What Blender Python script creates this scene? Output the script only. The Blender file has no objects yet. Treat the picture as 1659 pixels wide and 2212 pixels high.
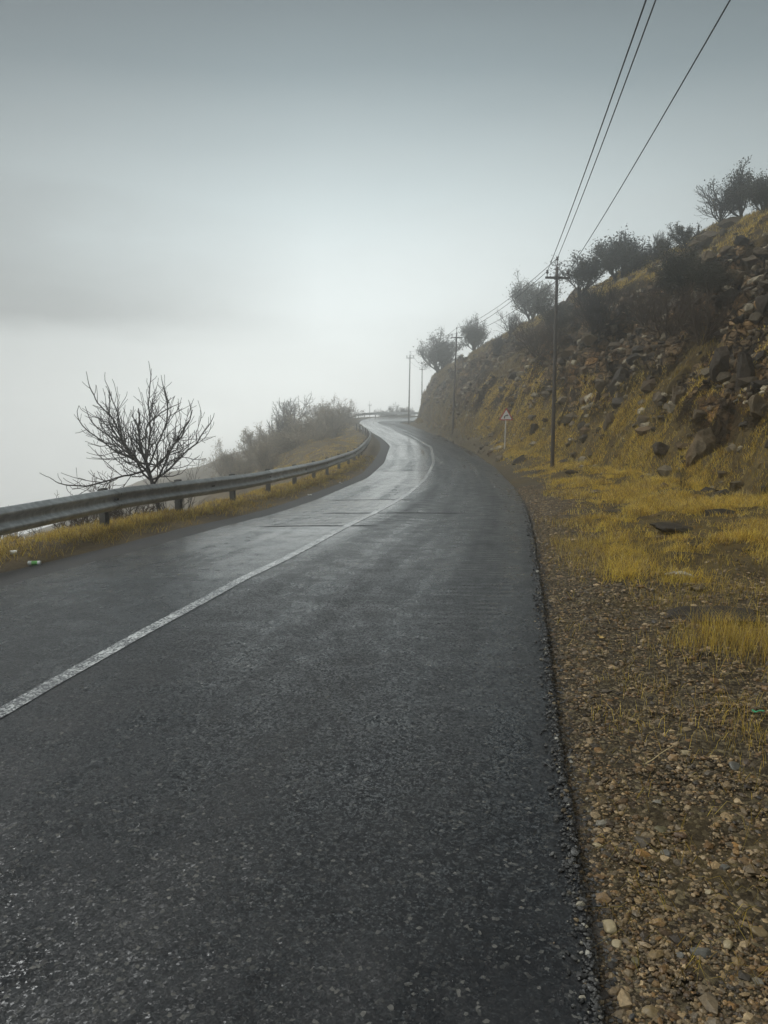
import bpy, math, random
import numpy as np
from mathutils import Vector, Matrix
random.seed(7)
RG = np.random.default_rng(11)
D = bpy.data
SC = bpy.context.scene
COL = SC.collection

# ------------------------------------------------------------------ camera geometry
CAMH = 2.1
FPX = 1694.0
CX, CY, HOR = 829.5, 1106.0, 860.0
PITCH = math.atan((CY - HOR) / FPX)
cp, sp = math.cos(PITCH), math.sin(PITCH)

def ray(u, v):
    a = (u - CX) / FPX; b = (CY - v) / FPX
    return np.array([a, cp + b * sp, b * cp - sp])

def at(u, v, Y):
    d = ray(u, v); t = Y / d[1]
    return np.array([d[0] * t, Y, CAMH + d[2] * t])

# ------------------------------------------------------------------ noise (numpy)
PERM = np.random.default_rng(3).permutation(256)
PERM = np.concatenate([PERM, PERM, PERM])
def _h(ix, iy, s):
    return PERM[(PERM[(ix + s * 17) & 255] + iy) & 255]
def pn(x, y, s=0):
    x = np.asarray(x, float); y = np.asarray(y, float)
    xi = np.floor(x).astype(int); yi = np.floor(y).astype(int)
    xf = x - xi; yf = y - yi
    u = xf * xf * xf * (xf * (xf * 6 - 15) + 10); v = yf * yf * yf * (yf * (yf * 6 - 15) + 10)
    def g(dx, dy):
        a = _h(xi + dx, yi + dy, s) * (2 * math.pi / 256)
        return np.cos(a) * (xf - dx) + np.sin(a) * (yf - dy)
    return 1.4 * ((g(0, 0) * (1 - u) + g(1, 0) * u) * (1 - v) + (g(0, 1) * (1 - u) + g(1, 1) * u) * v)
def fbm(x, y, o=4, s=0, gain=.5):
    t = 0; a = 1.; f = 1.
    for k in range(o):
        t = t + a * pn(x * f + 13.7 * k, y * f - 7.1 * k, s + k); a *= gain; f *= 2.03
    return t
def facets(x, y, s=0, tilt=.8):
    """rocky plates: each voronoi cell is a tilted plane with its own height"""
    x = np.asarray(x, float); y = np.asarray(y, float)
    xi = np.floor(x).astype(int); yi = np.floor(y).astype(int)
    best = np.full(x.shape, 9.); out = np.zeros(x.shape)
    for dx in (-1, 0, 1):
        for dy in (-1, 0, 1):
            h1 = _h(xi + dx, yi + dy, s) / 255.; h2 = _h(xi + dx, yi + dy, s + 5) / 255.
            h3 = _h(xi + dx, yi + dy, s + 9) / 255.; h4 = _h(xi + dx, yi + dy, s + 12) / 255.; h5 = _h(xi + dx, yi + dy, s + 14) / 255.
            px = xi + dx + h1 - x; py = yi + dy + h2 - y
            d = px * px + py * py
            m = d < best
            best = np.where(m, d, best)
            out = np.where(m, h3 + tilt * ((h4 - .5) * px + (h5 - .5) * py), out)
    return out
def sst(x, a, b):
    t = np.clip((np.asarray(x, float) - a) / (b - a), 0, 1); return t * t * (3 - 2 * t)

# ------------------------------------------------------------------ mesh / tag helpers
def mk(name, V, quads=None, tris=None, mat=None, parent=None, col=None, smooth=True, uv=None):
    me = D.meshes.new(name)
    V = np.asarray(V, np.float32).reshape(-1, 3)
    idx = []; tot = []
    if quads is not None and len(quads): q = np.asarray(quads, np.int32).reshape(-1, 4); idx.append(q.ravel()); tot.append(np.full(len(q), 4, np.int32))
    if tris is not None and len(tris): t = np.asarray(tris, np.int32).reshape(-1, 3); idx.append(t.ravel()); tot.append(np.full(len(t), 3, np.int32))
    idx = np.concatenate(idx); tot = np.concatenate(tot)
    me.vertices.add(len(V)); me.vertices.foreach_set('co', V.ravel())
    me.loops.add(len(idx)); me.loops.foreach_set('vertex_index', idx)
    st = np.concatenate([[0], np.cumsum(tot)[:-1]]).astype(np.int32)
    me.polygons.add(len(tot)); me.polygons.foreach_set('loop_start', st); me.polygons.foreach_set('loop_total', tot)
    me.polygons.foreach_set('use_smooth', np.full(len(tot), bool(smooth)))
    me.update(calc_edges=True); me.validate()
    if col is not None:
        at_ = me.color_attributes.new('Col', 'FLOAT_COLOR', 'POINT')
        c = np.ones((len(V), 4), np.float32); c[:, :np.asarray(col).shape[1]] = col
        at_.data.foreach_set('color', c.ravel())
    if uv is not None:
        l = me.uv_layers.new(name='UVMap'); l.data.foreach_set('uv', np.asarray(uv, np.float32)[idx].ravel())
    if mat: me.materials.append(mat)
    o = D.objects.new(name, me); COL.objects.link(o)
    if parent: o.parent = parent
    return o

def empty(name, loc, rz=0):
    o = D.objects.new(name, None); COL.objects.link(o); o.location = [float(c) for c in loc]; o.rotation_euler[2] = rz
    o.empty_display_size = .2
    return o
def tag(o, label, cat, group=None):
    o['label'] = label; o['category'] = cat
    if group: o['group'] = group
    return o
def struct(o): o['kind'] = 'structure'; return o
def stuff(o, label=None, cat=None):
    o['kind'] = 'stuff'
    if label: o['label'] = label; o['category'] = cat
    return o

def tubes(polys, k):
    """polys: list of (pts[n,3], rad[n]) -> V, quads"""
    Vs = []; Qs = []; off = 0
    ang = np.arange(k) * 2 * math.pi / k
    ca, sa = np.cos(ang), np.sin(ang)
    for pts, rad in polys:
        pts = np.asarray(pts, float); n = len(pts)
        t = np.gradient(pts, axis=0); t /= np.linalg.norm(t, axis=1)[:, None] + 1e-9
        m = t.mean(0); ref = np.eye(3)[np.argmin(np.abs(m))]
        b = np.cross(t, ref); b /= np.linalg.norm(b, axis=1)[:, None] + 1e-9
        c = np.cross(t, b)
        r = np.asarray(rad, float)[:, None, None]
        ring = pts[:, None] + r * (ca[None, :, None] * b[:, None] + sa[None, :, None] * c[:, None])
        Vs.append(ring.reshape(-1, 3))
        i = np.arange(n - 1)[:, None] * k; j = np.arange(k)[None]; j2 = (j + 1) % k
        Qs.append(np.stack([i + j, i + j2, i + k + j2, i + k + j], -1).reshape(-1, 4) + off)
        off += n * k
    return np.concatenate(Vs), np.concatenate(Qs)

def box_vq(cx, cy, cz, sx, sy, sz):
    V = np.array([[x, y, z] for x in (-.5, .5) for y in (-.5, .5) for z in (-.5, .5)]) * [sx, sy, sz] + [cx, cy, cz]
    Q = [[0, 1, 3, 2], [4, 6, 7, 5], [0, 4, 5, 1], [2, 3, 7, 6], [0, 2, 6, 4], [1, 5, 7, 3]]
    return V, np.array(Q)
def join(parts):
    V = []; Q = []; o = 0
    for v, q in parts:
        V.append(v); Q.append(np.asarray(q) + o); o += len(v)
    return np.concatenate(V), np.concatenate(Q)

# ------------------------------------------------------------------ materials
def newmat(name):
    m = D.materials.new(name); m.use_nodes = True
    nt = m.node_tree; nt.nodes.clear()
    out = nt.nodes.new('ShaderNodeOutputMaterial'); b = nt.nodes.new('ShaderNodeBsdfPrincipled')
    nt.links.new(b.outputs[0], out.inputs[0])
    return m, nt, b
class NT:
    def __init__(s, nt): s.nt = nt
    def n(s, t, **k):
        x = s.nt.nodes.new('ShaderNode' + t)
        for a, v in k.items(): setattr(x, a, v)
        return x
    def l(s, a, b): s.nt.links.new(a, b)
    def val(s, sock, v):
        if hasattr(v, 'is_linked') or hasattr(v, 'node'): s.l(v, sock)
        else: sock.default_value = v
    def math(s, op, a, b=None, c=None, clamp=False):
        x = s.n('Math', operation=op); x.use_clamp = clamp
        s.val(x.inputs[0], a)
        if b is not None: s.val(x.inputs[1], b)
        if c is not None: s.val(x.inputs[2], c)
        return x.outputs[0]
    def noise(s, vec, scale, detail=4, rough=.55, dist=0):
        x = s.n('TexNoise'); s.l(vec, x.inputs['Vector']); x.inputs['Scale'].default_value = scale
        x.inputs['Detail'].default_value = detail; x.inputs['Roughness'].default_value = rough; x.inputs['Distortion'].default_value = dist
        return x.outputs['Fac']
    def vor(s, vec, scale, feature='F1'):
        x = s.n('TexVoronoi', feature=feature); s.l(vec, x.inputs['Vector']); x.inputs['Scale'].default_value = scale
        return x
    def ramp(s, f, stops, interp='LINEAR'):
        x = s.n('ValToRGB'); s.l(f, x.inputs[0]); e = x.color_ramp.elements; x.color_ramp.interpolation = interp
        while len(e) < len(stops): e.new(.5)
        for q, (p, c) in zip(e, stops):
            q.position = p; q.color = (*c, 1) if len(c) == 3 else c
        return x.outputs[0]
    def mr(s, f, a, b, c=0., d=1.):
        x = s.n('MapRange'); s.val(x.inputs[0], f)
        for i, v in enumerate((a, b, c, d)): s.val(x.inputs[i + 1], v)
        return x.outputs[0]
    def mix(s, f, a, b, blend='MIX'):
        x = s.n('Mix', data_type='RGBA', blend_type=blend)
        s.val(x.inputs[0], f)
        for sock, v in ((x.inputs[6], a), (x.inputs[7], b)):
            if isinstance(v, tuple): sock.default_value = (*v, 1)
            else: s.l(v, sock)
        return x.outputs[2]
    def bump(s, h, strength, dist, nrm=None):
        x = s.n('Bump'); s.l(h, x.inputs['Height']); x.inputs['Strength'].default_value = strength; x.inputs['Distance'].default_value = dist
        if nrm is not None: s.l(nrm, x.inputs['Normal'])
        return x.outputs[0]

def mat_simple(name, c, rough=.6, metal=0., nscale=20., var=.35, bump=.3, bdist=.004, spec=.5):
    m, nt, b = newmat(name); t = NT(nt)
    tc = t.n('TexCoord').outputs['Object']
    f = t.noise(tc, nscale, 5, .6)
    t.l(t.mix(f, tuple(x * (1 - var) for x in c), tuple(min(1, x * (1 + var)) for x in c)), b.inputs['Base Color'])
    b.inputs['Roughness'].default_value = rough; b.inputs['Metallic'].default_value = metal
    b.inputs['Specular IOR Level'].default_value = spec
    if bump: t.l(t.bump(t.noise(tc, nscale * 3, 4), bump, bdist), b.inputs['Normal'])
    return m

def mat_attr(name, rough=.8, spec=.3, nscale=60., var=.3, bump=.0, bdist=.003):
    """colour of each stone / blade comes from its own mesh attribute"""
    m, nt, b = newmat(name); t = NT(nt)
    a = t.n('Attribute', attribute_name='Col').outputs['Color']
    b.inputs['Roughness'].default_value = rough; b.inputs['Specular IOR Level'].default_value = spec
    if nscale:
        tc = t.n('TexCoord').outputs['Object']
        f = t.noise(tc, nscale, 4, .6)
        g = t.mr(f, .3, .7, 1 - var, 1 + var)
        x = t.n('VectorMath', operation='SCALE'); t.l(a, x.inputs[0]); t.l(g, x.inputs['Scale'])
        t.l(x.outputs[0], b.inputs['Base Color'])
        if bump: t.l(t.bump(f, bump, bdist), b.inputs['Normal'])
    else: t.l(a, b.inputs['Base Color'])
    return m

def make_asphalt():
    m, nt, b = newmat('wet_asphalt'); t = NT(nt)
    geo = t.n('NewGeometry').outputs['Position']; uv = t.n('UVMap', uv_map='UVMap').outputs[0]
    sx = t.n('SeparateXYZ'); t.l(geo, sx.inputs[0]); X, Y = sx.outputs[0], sx.outputs[1]
    su = t.n('SeparateXYZ'); t.l(uv, su.inputs[0]); U, Vv = su.outputs[0], su.outputs[1]
    warp = t.n('VectorMath', operation='MULTIPLY_ADD'); nz = t.n('TexNoise'); t.l(geo, nz.inputs['Vector']); nz.inputs['Scale'].default_value = 40
    t.l(nz.outputs['Color'], warp.inputs[0]); warp.inputs[1].default_value = (.012, .012, .012); t.l(geo, warp.inputs[2])
    v1 = t.vor(warp.outputs[0], 62.); v2 = t.vor(geo, 150.)
    sc = t.n('SeparateXYZ'); t.l(v1.outputs['Color'], sc.inputs[0])
    sc2 = t.n('SeparateXYZ'); t.l(v2.outputs['Color'], sc2.inputs[0])
    big = t.noise(geo, .55, 4, .6); mid = t.noise(geo, 3.2, 5, .6)
    streakv = t.n('CombineXYZ'); t.l(t.math('MULTIPLY', U, 5.5), streakv.inputs[0]); t.l(t.math('MULTIPLY', Vv, .22), streakv.inputs[1])
    streak = t.noise(streakv.outputs[0], 1.6, 5, .6)
    # aggregate colours
    agg = t.ramp(sc.outputs[0], [(0, (.006, .006, .0065)), (.5, (.005, .005, .0055)), (.78, (.009, .009, .0095)), (.90, (.024, .024, .023)), (.97, (.09, .087, .078)), (1, (.22, .21, .185))])
    fine = t.ramp(sc2.outputs[1], [(0, (.003, .003, .0035)), (.6, (.006, .006, .0065)), (.93, (.014, .014, .014)), (1, (.10, .098, .09))])
    col = t.mix(.45, agg, fine)
    worn = t.mr(t.math('ADD', t.math('MULTIPLY', streak, .7), t.math('MULTIPLY', big, .6)), .5, .85)
    col = t.mix(t.math('MULTIPLY', worn, .3), col, (.018, .0185, .02))
    # left lane: paler, older, smoother surfacing beyond the white line
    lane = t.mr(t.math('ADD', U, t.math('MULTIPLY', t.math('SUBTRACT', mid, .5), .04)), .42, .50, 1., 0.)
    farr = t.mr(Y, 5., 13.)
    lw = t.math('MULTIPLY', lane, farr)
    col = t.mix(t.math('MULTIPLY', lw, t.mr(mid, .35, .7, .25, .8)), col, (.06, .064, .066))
    # dark straight patch seams across the carriageway
    seams = None
    for (Yk, x0, x1) in SEAMS:
        d = t.math('ABSOLUTE', t.math('ADD', t.math('SUBTRACT', Y, Yk), t.math('MULTIPLY', t.math('SUBTRACT', mid, .5), .12)))
        w = t.mr(d, .05, .12, 1., 0.)
        w = t.math('MULTIPLY', w, t.mr(X, x0, x0 + .3)); w = t.math('MULTIPLY', w, t.mr(X, x1 - .3, x1, 1., 0.))
        seams = w if seams is None else t.math('MAXIMUM', seams, w)
    # darker patch panels between seams
    pan = None
    for (Ya, Yb) in PANELS:
        w = t.math('MULTIPLY', t.mr(t.math('ADD', Y, t.math('MULTIPLY', t.math('SUBTRACT', mid, .5), .4)), Ya, Ya + .15), t.mr(Y, Yb - .9, Yb, 1., 0.))
        w = t.math('MULTIPLY', w, lane)
        pan = w if pan is None else t.math('MAXIMUM', pan, w)
    col = t.mix(t.math('MULTIPLY', pan, .4), col, (.02, .021, .023))
    col = t.mix(t.math('MULTIPLY', seams, .9), col, (.004, .004, .004))
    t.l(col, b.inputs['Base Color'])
    wet = t.mr(t.math('ADD', t.math('MULTIPLY', streak, .6), t.math('MULTIPLY', mid, .5)), .4, .68, .5, .2)
    rgh = t.math('SUBTRACT', wet, t.math('MULTIPLY', lw, .19))
    rgh = t.math('ADD', rgh, t.math('MULTIPLY', pan, .06))
    rgh = t.math('ADD', rgh, t.math('MULTIPLY', seams, .35))
    t.l(rgh, b.inputs['Roughness'])
    t.l(t.mr(seams, 0., 1., .5, .12), b.inputs['Specular IOR Level'])
    # every chip of aggregate lies at its own small angle
    def tilt(vcol, k):
        q = t.n('VectorMath', operation='SUBTRACT'); t.l(vcol, q.inputs[0]); q.inputs[1].default_value = (.5, .5, .5)
        r = t.n('VectorMath', operation='SCALE'); t.l(q.outputs[0], r.inputs[0]); t.val(r.inputs['Scale'], k); return r.outputs[0]
    kk_ = t.math('SUBTRACT', 1., t.math('MULTIPLY', lw, .84))
    kk_ = t.math('MULTIPLY', kk_, t.mr(worn, 0, 1, 1.1, .45))
    nn = t.n('VectorMath', operation='ADD'); t.l(t.n('NewGeometry').outputs['Normal'], nn.inputs[0]); t.l(tilt(v1.outputs['Color'], t.math('MULTIPLY', kk_, .34)), nn.inputs[1])
    nm = t.n('VectorMath', operation='ADD'); t.l(nn.outputs[0], nm.inputs[0]); t.l(tilt(v2.outputs['Color'], t.math('MULTIPLY', kk_, .34)), nm.inputs[1])
    no = t.n('VectorMath', operation='NORMALIZE'); t.l(nm.outputs[0], no.inputs[0])
    hgt = t.math('MULTIPLY', t.math('SUBTRACT', 1., v1.outputs['Distance']), t.mr(sc.outputs[1], 0, 1, .25, 1.))
    n1 = t.bump(hgt, .35, .002, no.outputs[0])
    # rumble grooves beside the right edge
    gro = t.math('SINE', t.math('MULTIPLY', t.math('ADD', Y, t.math('MULTIPLY', mid, .06)), 2 * math.pi / .17))
    gm = t.math('MULTIPLY', t.mr(U, .8, .85), t.mr(U, .93, .97, 1., 0.))
    gm = t.math('MULTIPLY', gm, t.math('MULTIPLY', t.mr(Y, 6.2, 7.2), t.mr(Y, 13.5, 15.5, 1., 0.)))
    gm = t.math('MULTIPLY', gm, t.mr(big, .35, .5))
    n2 = t.bump(t.math('MULTIPLY', t.math('MULTIPLY', gro, gm), t.mr(mid, .42, .62)), .7, .007, n1)
    t.l(n2, b.inputs['Normal'])
    return m

def make_ground(name, soil, dry, rock, rs=1.6):
    m, nt, b = newmat(name); t = NT(nt)
    geo = t.n('NewGeometry').outputs['Position']
    a = t.n('Attribute', attribute_name='Col').outputs['Color']
    sa = t.n('SeparateXYZ'); t.l(a, sa.inputs[0]); RK, GV = sa.outputs[0], sa.outputs[1]
    big = t.noise(geo, .45, 5, .6); mid = t.noise(geo, rs, 6, .65); fine = t.noise(geo, 14., 6, .7)
    v = t.vor(geo, 38.); sv = t.n('SeparateXYZ'); t.l(v.outputs['Color'], sv.inputs[0])
    base = t.mix(t.mr(mid, .35, .65), soil, dry)
    base = t.mix(t.mr(fine, .42, .75, 0., .6), base, tuple(x * .3 for x in soil))
    rk = t.mix(t.mr(fine, .3, .7), tuple(x * .45 for x in rock), tuple(x * 1.25 for x in rock))
    rk = t.mix(t.mr(big, .42, .62, 0., .75), rk, tuple((rock[0] * .95, rock[1] * .66, rock[2] * .36)))
    f = t.mr(t.math('ADD', RK, t.math('MULTIPLY', t.math('SUBTRACT', fine, .5), .9)), .3, .62)
    col = t.mix(f, base, rk)
    wv = t.n('VectorMath', operation='MULTIPLY_ADD'); wn = t.n('TexNoise'); t.l(geo, wn.inputs['Vector']); wn.inputs['Scale'].default_value = 1.1; wn.inputs['Detail'].default_value = 4
    t.l(wn.outputs['Color'], wv.inputs[0]); wv.inputs[1].default_value = (.7, .7, .7); st = t.n('VectorMath', operation='MULTIPLY'); t.l(geo, st.inputs[0]); st.inputs[1].default_value = (1., .8, 1.5); t.l(st.outputs[0], wv.inputs[2])
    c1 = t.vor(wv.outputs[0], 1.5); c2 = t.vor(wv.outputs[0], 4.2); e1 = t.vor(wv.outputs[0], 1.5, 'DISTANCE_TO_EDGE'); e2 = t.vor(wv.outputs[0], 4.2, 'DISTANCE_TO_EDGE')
    def ch(o, k):
        q = t.n('SeparateXYZ'); t.l(o, q.inputs[0]); return q.outputs[k]
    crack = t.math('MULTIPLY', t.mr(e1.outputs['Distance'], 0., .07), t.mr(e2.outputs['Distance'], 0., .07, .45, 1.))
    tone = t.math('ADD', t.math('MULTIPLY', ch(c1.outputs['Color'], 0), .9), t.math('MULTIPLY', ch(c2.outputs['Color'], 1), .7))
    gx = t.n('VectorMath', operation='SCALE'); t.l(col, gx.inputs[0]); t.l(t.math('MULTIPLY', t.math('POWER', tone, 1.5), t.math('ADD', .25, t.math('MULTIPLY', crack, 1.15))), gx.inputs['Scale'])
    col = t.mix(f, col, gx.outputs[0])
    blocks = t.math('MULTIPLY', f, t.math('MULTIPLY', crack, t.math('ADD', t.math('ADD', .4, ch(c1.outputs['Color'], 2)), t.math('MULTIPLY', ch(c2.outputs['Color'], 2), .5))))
    grav = t.ramp(sv.outputs[0], [(0, (.022, .015, .007)), (.45, (.045, .033, .016)), (.8, (.1, .078, .042)), (1, (.2, .16, .09))])
    grav = t.mix(t.mr(fine, .4, .62, .55, 0.), grav, (.02, .014, .007))
    col = t.mix(GV, col, grav)
    t.l(col, b.inputs['Base Color'])
    b.inputs['Roughness'].default_value = .85; b.inputs['Specular IOR Level'].default_value = .25
    h = t.math('ADD', t.math('MULTIPLY', mid, 1.), t.math('MULTIPLY', fine, .45))
    n1 = t.bump(h, .7, .12, t.bump(blocks, .9, .35))
    t.l(t.bump(t.math('MULTIPLY', t.math('SUBTRACT', 1., v.outputs['Distance']), GV), .9, .012, n1), b.inputs['Normal'])
    return m

def make_rockmat(name, c):
    m, nt, b = newmat(name); t = NT(nt)
    tc = t.n('NewGeometry').outputs['Position']; oi = t.n('ObjectInfo').outputs['Random']
    f = t.noise(tc, 3.5, 8, .68); g = t.noise(tc, 26., 5, .65)
    col = t.mix(t.mr(f, .32, .68), tuple(x * .38 for x in c), tuple(x * 1.3 for x in c))
    col = t.mix(t.mr(g, .5, .75, 0., .7), col, tuple(x * .25 for x in c))
    col = t.mix(t.math('MULTIPLY', t.mr(t.noise(tc, 1.3, 4), .5, .65), .55), col, (c[0] * .8, c[1] * .58, c[2] * .3))
    x = t.n('VectorMath', operation='SCALE'); t.l(col, x.inputs[0]); t.l(t.mr(oi, 0, 1, .65, 1.25), x.inputs['Scale'])
    t.l(x.outputs[0], b.inputs['Base Color']); b.inputs['Roughness'].default_value = .75; b.inputs['Specular IOR Level'].default_value = .35
    t.l(t.bump(t.math('ADD', f, t.math('MULTIPLY', g, .35)), .8, .09), b.inputs['Normal'])
    return m

# ------------------------------------------------------------------ road curves (pixel samples of the photograph turned into plan points)
ZP = np.array([[-40, 0], [9, 0], [14, -.2], [20.8, -.58], [30, -.95], [40, -1.18], [58, -1.36], [77, -1.2], [91, -.97], [125, -.86], [600, -.86]])
def zr(y): return np.interp(y, ZP[:, 0], ZP[:, 1])
def unp(u, v, dz=0.):
    d = ray(u, v); Y = 5.
    for _ in range(60):
        Y = .5 * Y + .5 * min(140., max(1., (zr(Y) + dz - CAMH) / min(d[2], -1e-4) * d[1]))
    return d[0] * Y / d[1], Y
def curve(px, dz=0.):
    P = np.array([unp(u, v, dz) for u, v in px]); o = np.argsort(P[:, 1]); return P[o]
RE = curve([(1300, 2212), (1263, 1950), (1225, 1750), (1205, 1600), (1185, 1400), (1165, 1250), (1150, 1150), (1135, 1090), (1110, 1050), (1070, 1010), (1020, 975), (960, 945), (910, 928), (880, 917)])
RE = np.vstack([[[-1.9, -14], [-.2, -4]], RE, [[1.9, 97], [2.6, 102], [5, 107], [14, 110], [60, 111]]])
LE = curve([(0, 1268), (245, 1204), (408, 1157), (588, 1112), (673, 1083), (796, 1031), (830, 1000), (843, 963), (823, 945), (802, 933), (774, 917)])
LE = np.vstack([[[-9.6, -14], [-6.6, 0]], LE, [[-3.1, 104], [-3.0, 110], [-2.2, 118], [0, 123.5], [3, 124.6]]])
CL = curve([(0, 1548), (270, 1390), (560, 1240), (700, 1165), (800, 1115), (880, 1070), (920, 1035), (937, 1000), (931, 966), (885, 940), (840, 923), (806, 916)])
CL = np.vstack([[[-6., -14], [-3.6, 0]], CL])
SO = curve([(0, 1233), (98, 1212), (229, 1182), (368, 1143), (551, 1106), (655, 1071), (747, 1038), (783, 1021), (808, 994), (822, 969), (821, 954), (808, 942)], -.02)
SO = np.vstack([[[-10.4, -14], [-7.4, 0]], SO, [[-1.5, 80], [-2.3, 92], [-3.7, 104], [-3.7, 112], [-2.9, 120], [-.6, 125]]])

def smooth_x(P):
    ys = np.arange(-14, 126, .5); xs = np.interp(ys, P[:, 1], P[:, 0])
    k = np.array([1, 3, 5, 6, 5, 3, 1.]); k /= k.sum()
    for _ in range(2):
        xp = np.concatenate([np.full(3, xs[0]) + np.arange(-3, 0) * (xs[1] - xs[0]), xs, np.full(3, xs[-1]) + np.arange(1, 4) * (xs[-1] - xs[-2])])
        xs = np.convolve(xp, k, 'valid')
    return lambda y: np.interp(y, ys, xs)
fLE, fCL, fSO = smooth_x(LE), smooth_x(CL), smooth_x(SO)
REm = RE[RE[:, 1] < 100]
_fRE = smooth_x(np.vstack([REm, [[2.6, 126]]]))
def fRE(y): return _fRE(y) + .014 * pn(np.asarray(y) * 1.7, 0, 4) + .012 * pn(np.asarray(y) * 23., 7, 6) + .012 * pn(np.asarray(y) * 11., 3, 5)
SEAMS = []
for (u0, u1, v) in ((540, 820, 1138), (690, 1010, 1110), (700, 900, 1081), (800, 950, 1018), (836, 925, 963)):
    a0 = unp(u0, v); a1 = unp(u1, v); SEAMS.append((a0[1], a0[0], a1[0]))
PANELS = [(unp(700, 1138)[1], unp(700, 1110)[1] + 1.6), (unp(700, 1081)[1], unp(700, 1060)[1] + 2.2), (unp(850, 1018)[1], unp(850, 1000)[1] + 3)]

M_ASPH = make_asphalt()
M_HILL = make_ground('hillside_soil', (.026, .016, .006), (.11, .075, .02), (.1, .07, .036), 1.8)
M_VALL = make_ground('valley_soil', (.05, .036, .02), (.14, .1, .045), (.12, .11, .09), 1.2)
M_GRASS = mat_attr('dry_grass_blades', .75, .2, 0)
def grass_translucent(m):
    nt = m.node_tree; t = NT(nt); b = [x for x in nt.nodes if x.type == 'BSDF_PRINCIPLED'][0]; out = [x for x in nt.nodes if x.type == 'OUTPUT_MATERIAL'][0]
    a = [x for x in nt.nodes if x.type == 'ATTRIBUTE'][0]
    tr = t.n('BsdfTranslucent'); t.l(a.outputs['Color'], tr.inputs[0]); mx = t.n('MixShader'); mx.inputs[0].default_value = .45
    t.l(b.outputs[0], mx.inputs[1]); t.l(tr.outputs[0], mx.inputs[2]); t.l(mx.outputs[0], out.inputs[0])
grass_translucent(M_GRASS)
M_STONE = mat_attr('gravel_stone', .55, .4, 90., .35, .4, .003)
M_ROCK = make_rockmat('rock_grey', (.115, .084, .046))
M_ROCKD = make_rockmat('rock_dark', (.036, .026, .015))
M_BARK = mat_simple('bark', (.035, .029, .024), .85, 0, 30, .5, .5, .006, .2)
M_BARKB = mat_simple('bark_brown', (.06, .042, .028), .85, 0, 30, .5, .3, .006, .2)
M_LEAFD = mat_simple('leaf_dark', (.04, .036, .02), .8, 0, 8, .6, 0, 0, .2)
M_LEAFO = mat_simple('leaf_olive', (.06, .052, .022), .8, 0, 8, .6, 0, 0, .2)
M_GALV = mat_simple('galvanised_steel', (.46, .47, .465), .42, .75, 6, .35, .12, .004)
def steel_tone(m):
    nt = m.node_tree; t = NT(nt); b = [x for x in nt.nodes if x.type == 'BSDF_PRINCIPLED'][0]; src = b.inputs['Base Color'].links[0].from_socket
    tc = t.n('NewGeometry').outputs['Position']; st = t.n('VectorMath', operation='MULTIPLY'); t.l(tc, st.inputs[0]); st.inputs[1].default_value = (2.5, 2.5, .5)
    g = t.math('MULTIPLY', t.mr(t.n('ObjectInfo').outputs['Random'], 0, 1, .72, 1.18), t.mr(t.noise(st.outputs[0], 2.2, 6, .7), .35, .65, .65, 1.1))
    x = t.n('VectorMath', operation='SCALE'); t.l(src, x.inputs[0]); t.l(g, x.inputs['Scale'])
    t.l(t.mix(t.mr(t.noise(tc, 5., 6, .75), .62, .78, 0., .6), x.outputs[0], (.16, .09, .05)), b.inputs['Base Color'])
steel_tone(M_GALV)
M_POST = mat_simple('weathered_post', (.085, .08, .072), .7, .2, 14, .5, .5, .004)
M_WOOD = mat_simple('pole_timber', (.045, .035, .027), .75, 0, 9, .45, .5, .006)
M_IRON = mat_simple('dark_iron', (.03, .03, .032), .55, .6, 20, .3, .1, .002)
M_CERA = mat_simple('insulator_ceramic', (.05, .035, .03), .25, 0, 20, .2, 0)
M_WIRE = mat_simple('wire', (.02, .02, .022), .5, .3, 20, .2, 0)
M_PAINT = None

# ------------------------------------------------------------------ terrain functions
_xt = np.array([[-14, 6.9], [8, 7.0], [14.5, 7.3], [21, 8.4], [29, 8.2], [38, 7.1], [50, 6.7], [58, 6.0], [75, 4.9], [90, 4.1], [94, 4.05], [130, 4.05]])
_xc = np.array([[-14, 25], [48, 23.8], [54, 21.8], [60, 19.6], [70, 16.2], [78, 12.6], [85, 8.9], [90, 6.0], [94, 5.0], [130, 5.0]])
_zc = np.array([[-14, 13.4], [48, 13.6], [54, 13.2], [60, 12.4], [70, 10.5], [78, 8.6], [85, 6.6], [90, 4.9], [94, 3.4], [130, 3.4]])
_zt = np.array([[-14, .05], [10, .03], [14.5, .02], [21, -.2], [31.8, -.58], [41, -.55], [63, -.55], [95, -.4], [130, -.4]])
_g = np.array([[0, 0], [.04, .07], [.12, .2], [.3, .43], [.45, .58], [.6, .71], [.8, .87], [1, 1]])
_g2 = np.array([[0, 0], [.04, .22], [.12, .45], [.3, .62], [.45, .72], [.6, .8], [.8, .91], [1, 1]])
def I(T, y): return np.interp(y, T[:, 0], T[:, 1])
def hill_raw(x, y):
    x = np.asarray(x, float); y = np.asarray(y, float)
    xe, xt, xc = fRE(y), I(_xt, y), I(_xc, y)
    xt = xt + .5 * pn(y * .22, 1.5, 8) * sst(y, 8, 16)
    zt, zc = I(_zt, y), I(_zc, y)
    f = sst((x - xe) / np.maximum(xt - xe, .3), .0, 1.)
    ze = zr(y) - .06
    z = ze + (zt - ze) * f
    s = np.clip((x - xt) / np.maximum(xc - xt, .4), 0, 1)
    w = sst(y, 60, 90)
    g = I(_g, s) * (1 - w) + I(_g2, s) * w
    z = z + (zc - zt) * g
    z = z - np.maximum(x - xc, 0) * .28
    # the nose where the road swings round behind the hill
    nose = sst(y + .35 * pn(x * .9, z * .9, 3), 96.5, 92.5)
    z = np.where(y > 91, (ze - .1) + (z - (ze - .1)) * nose, z)
    return z, s, x - xe, xt
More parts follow.
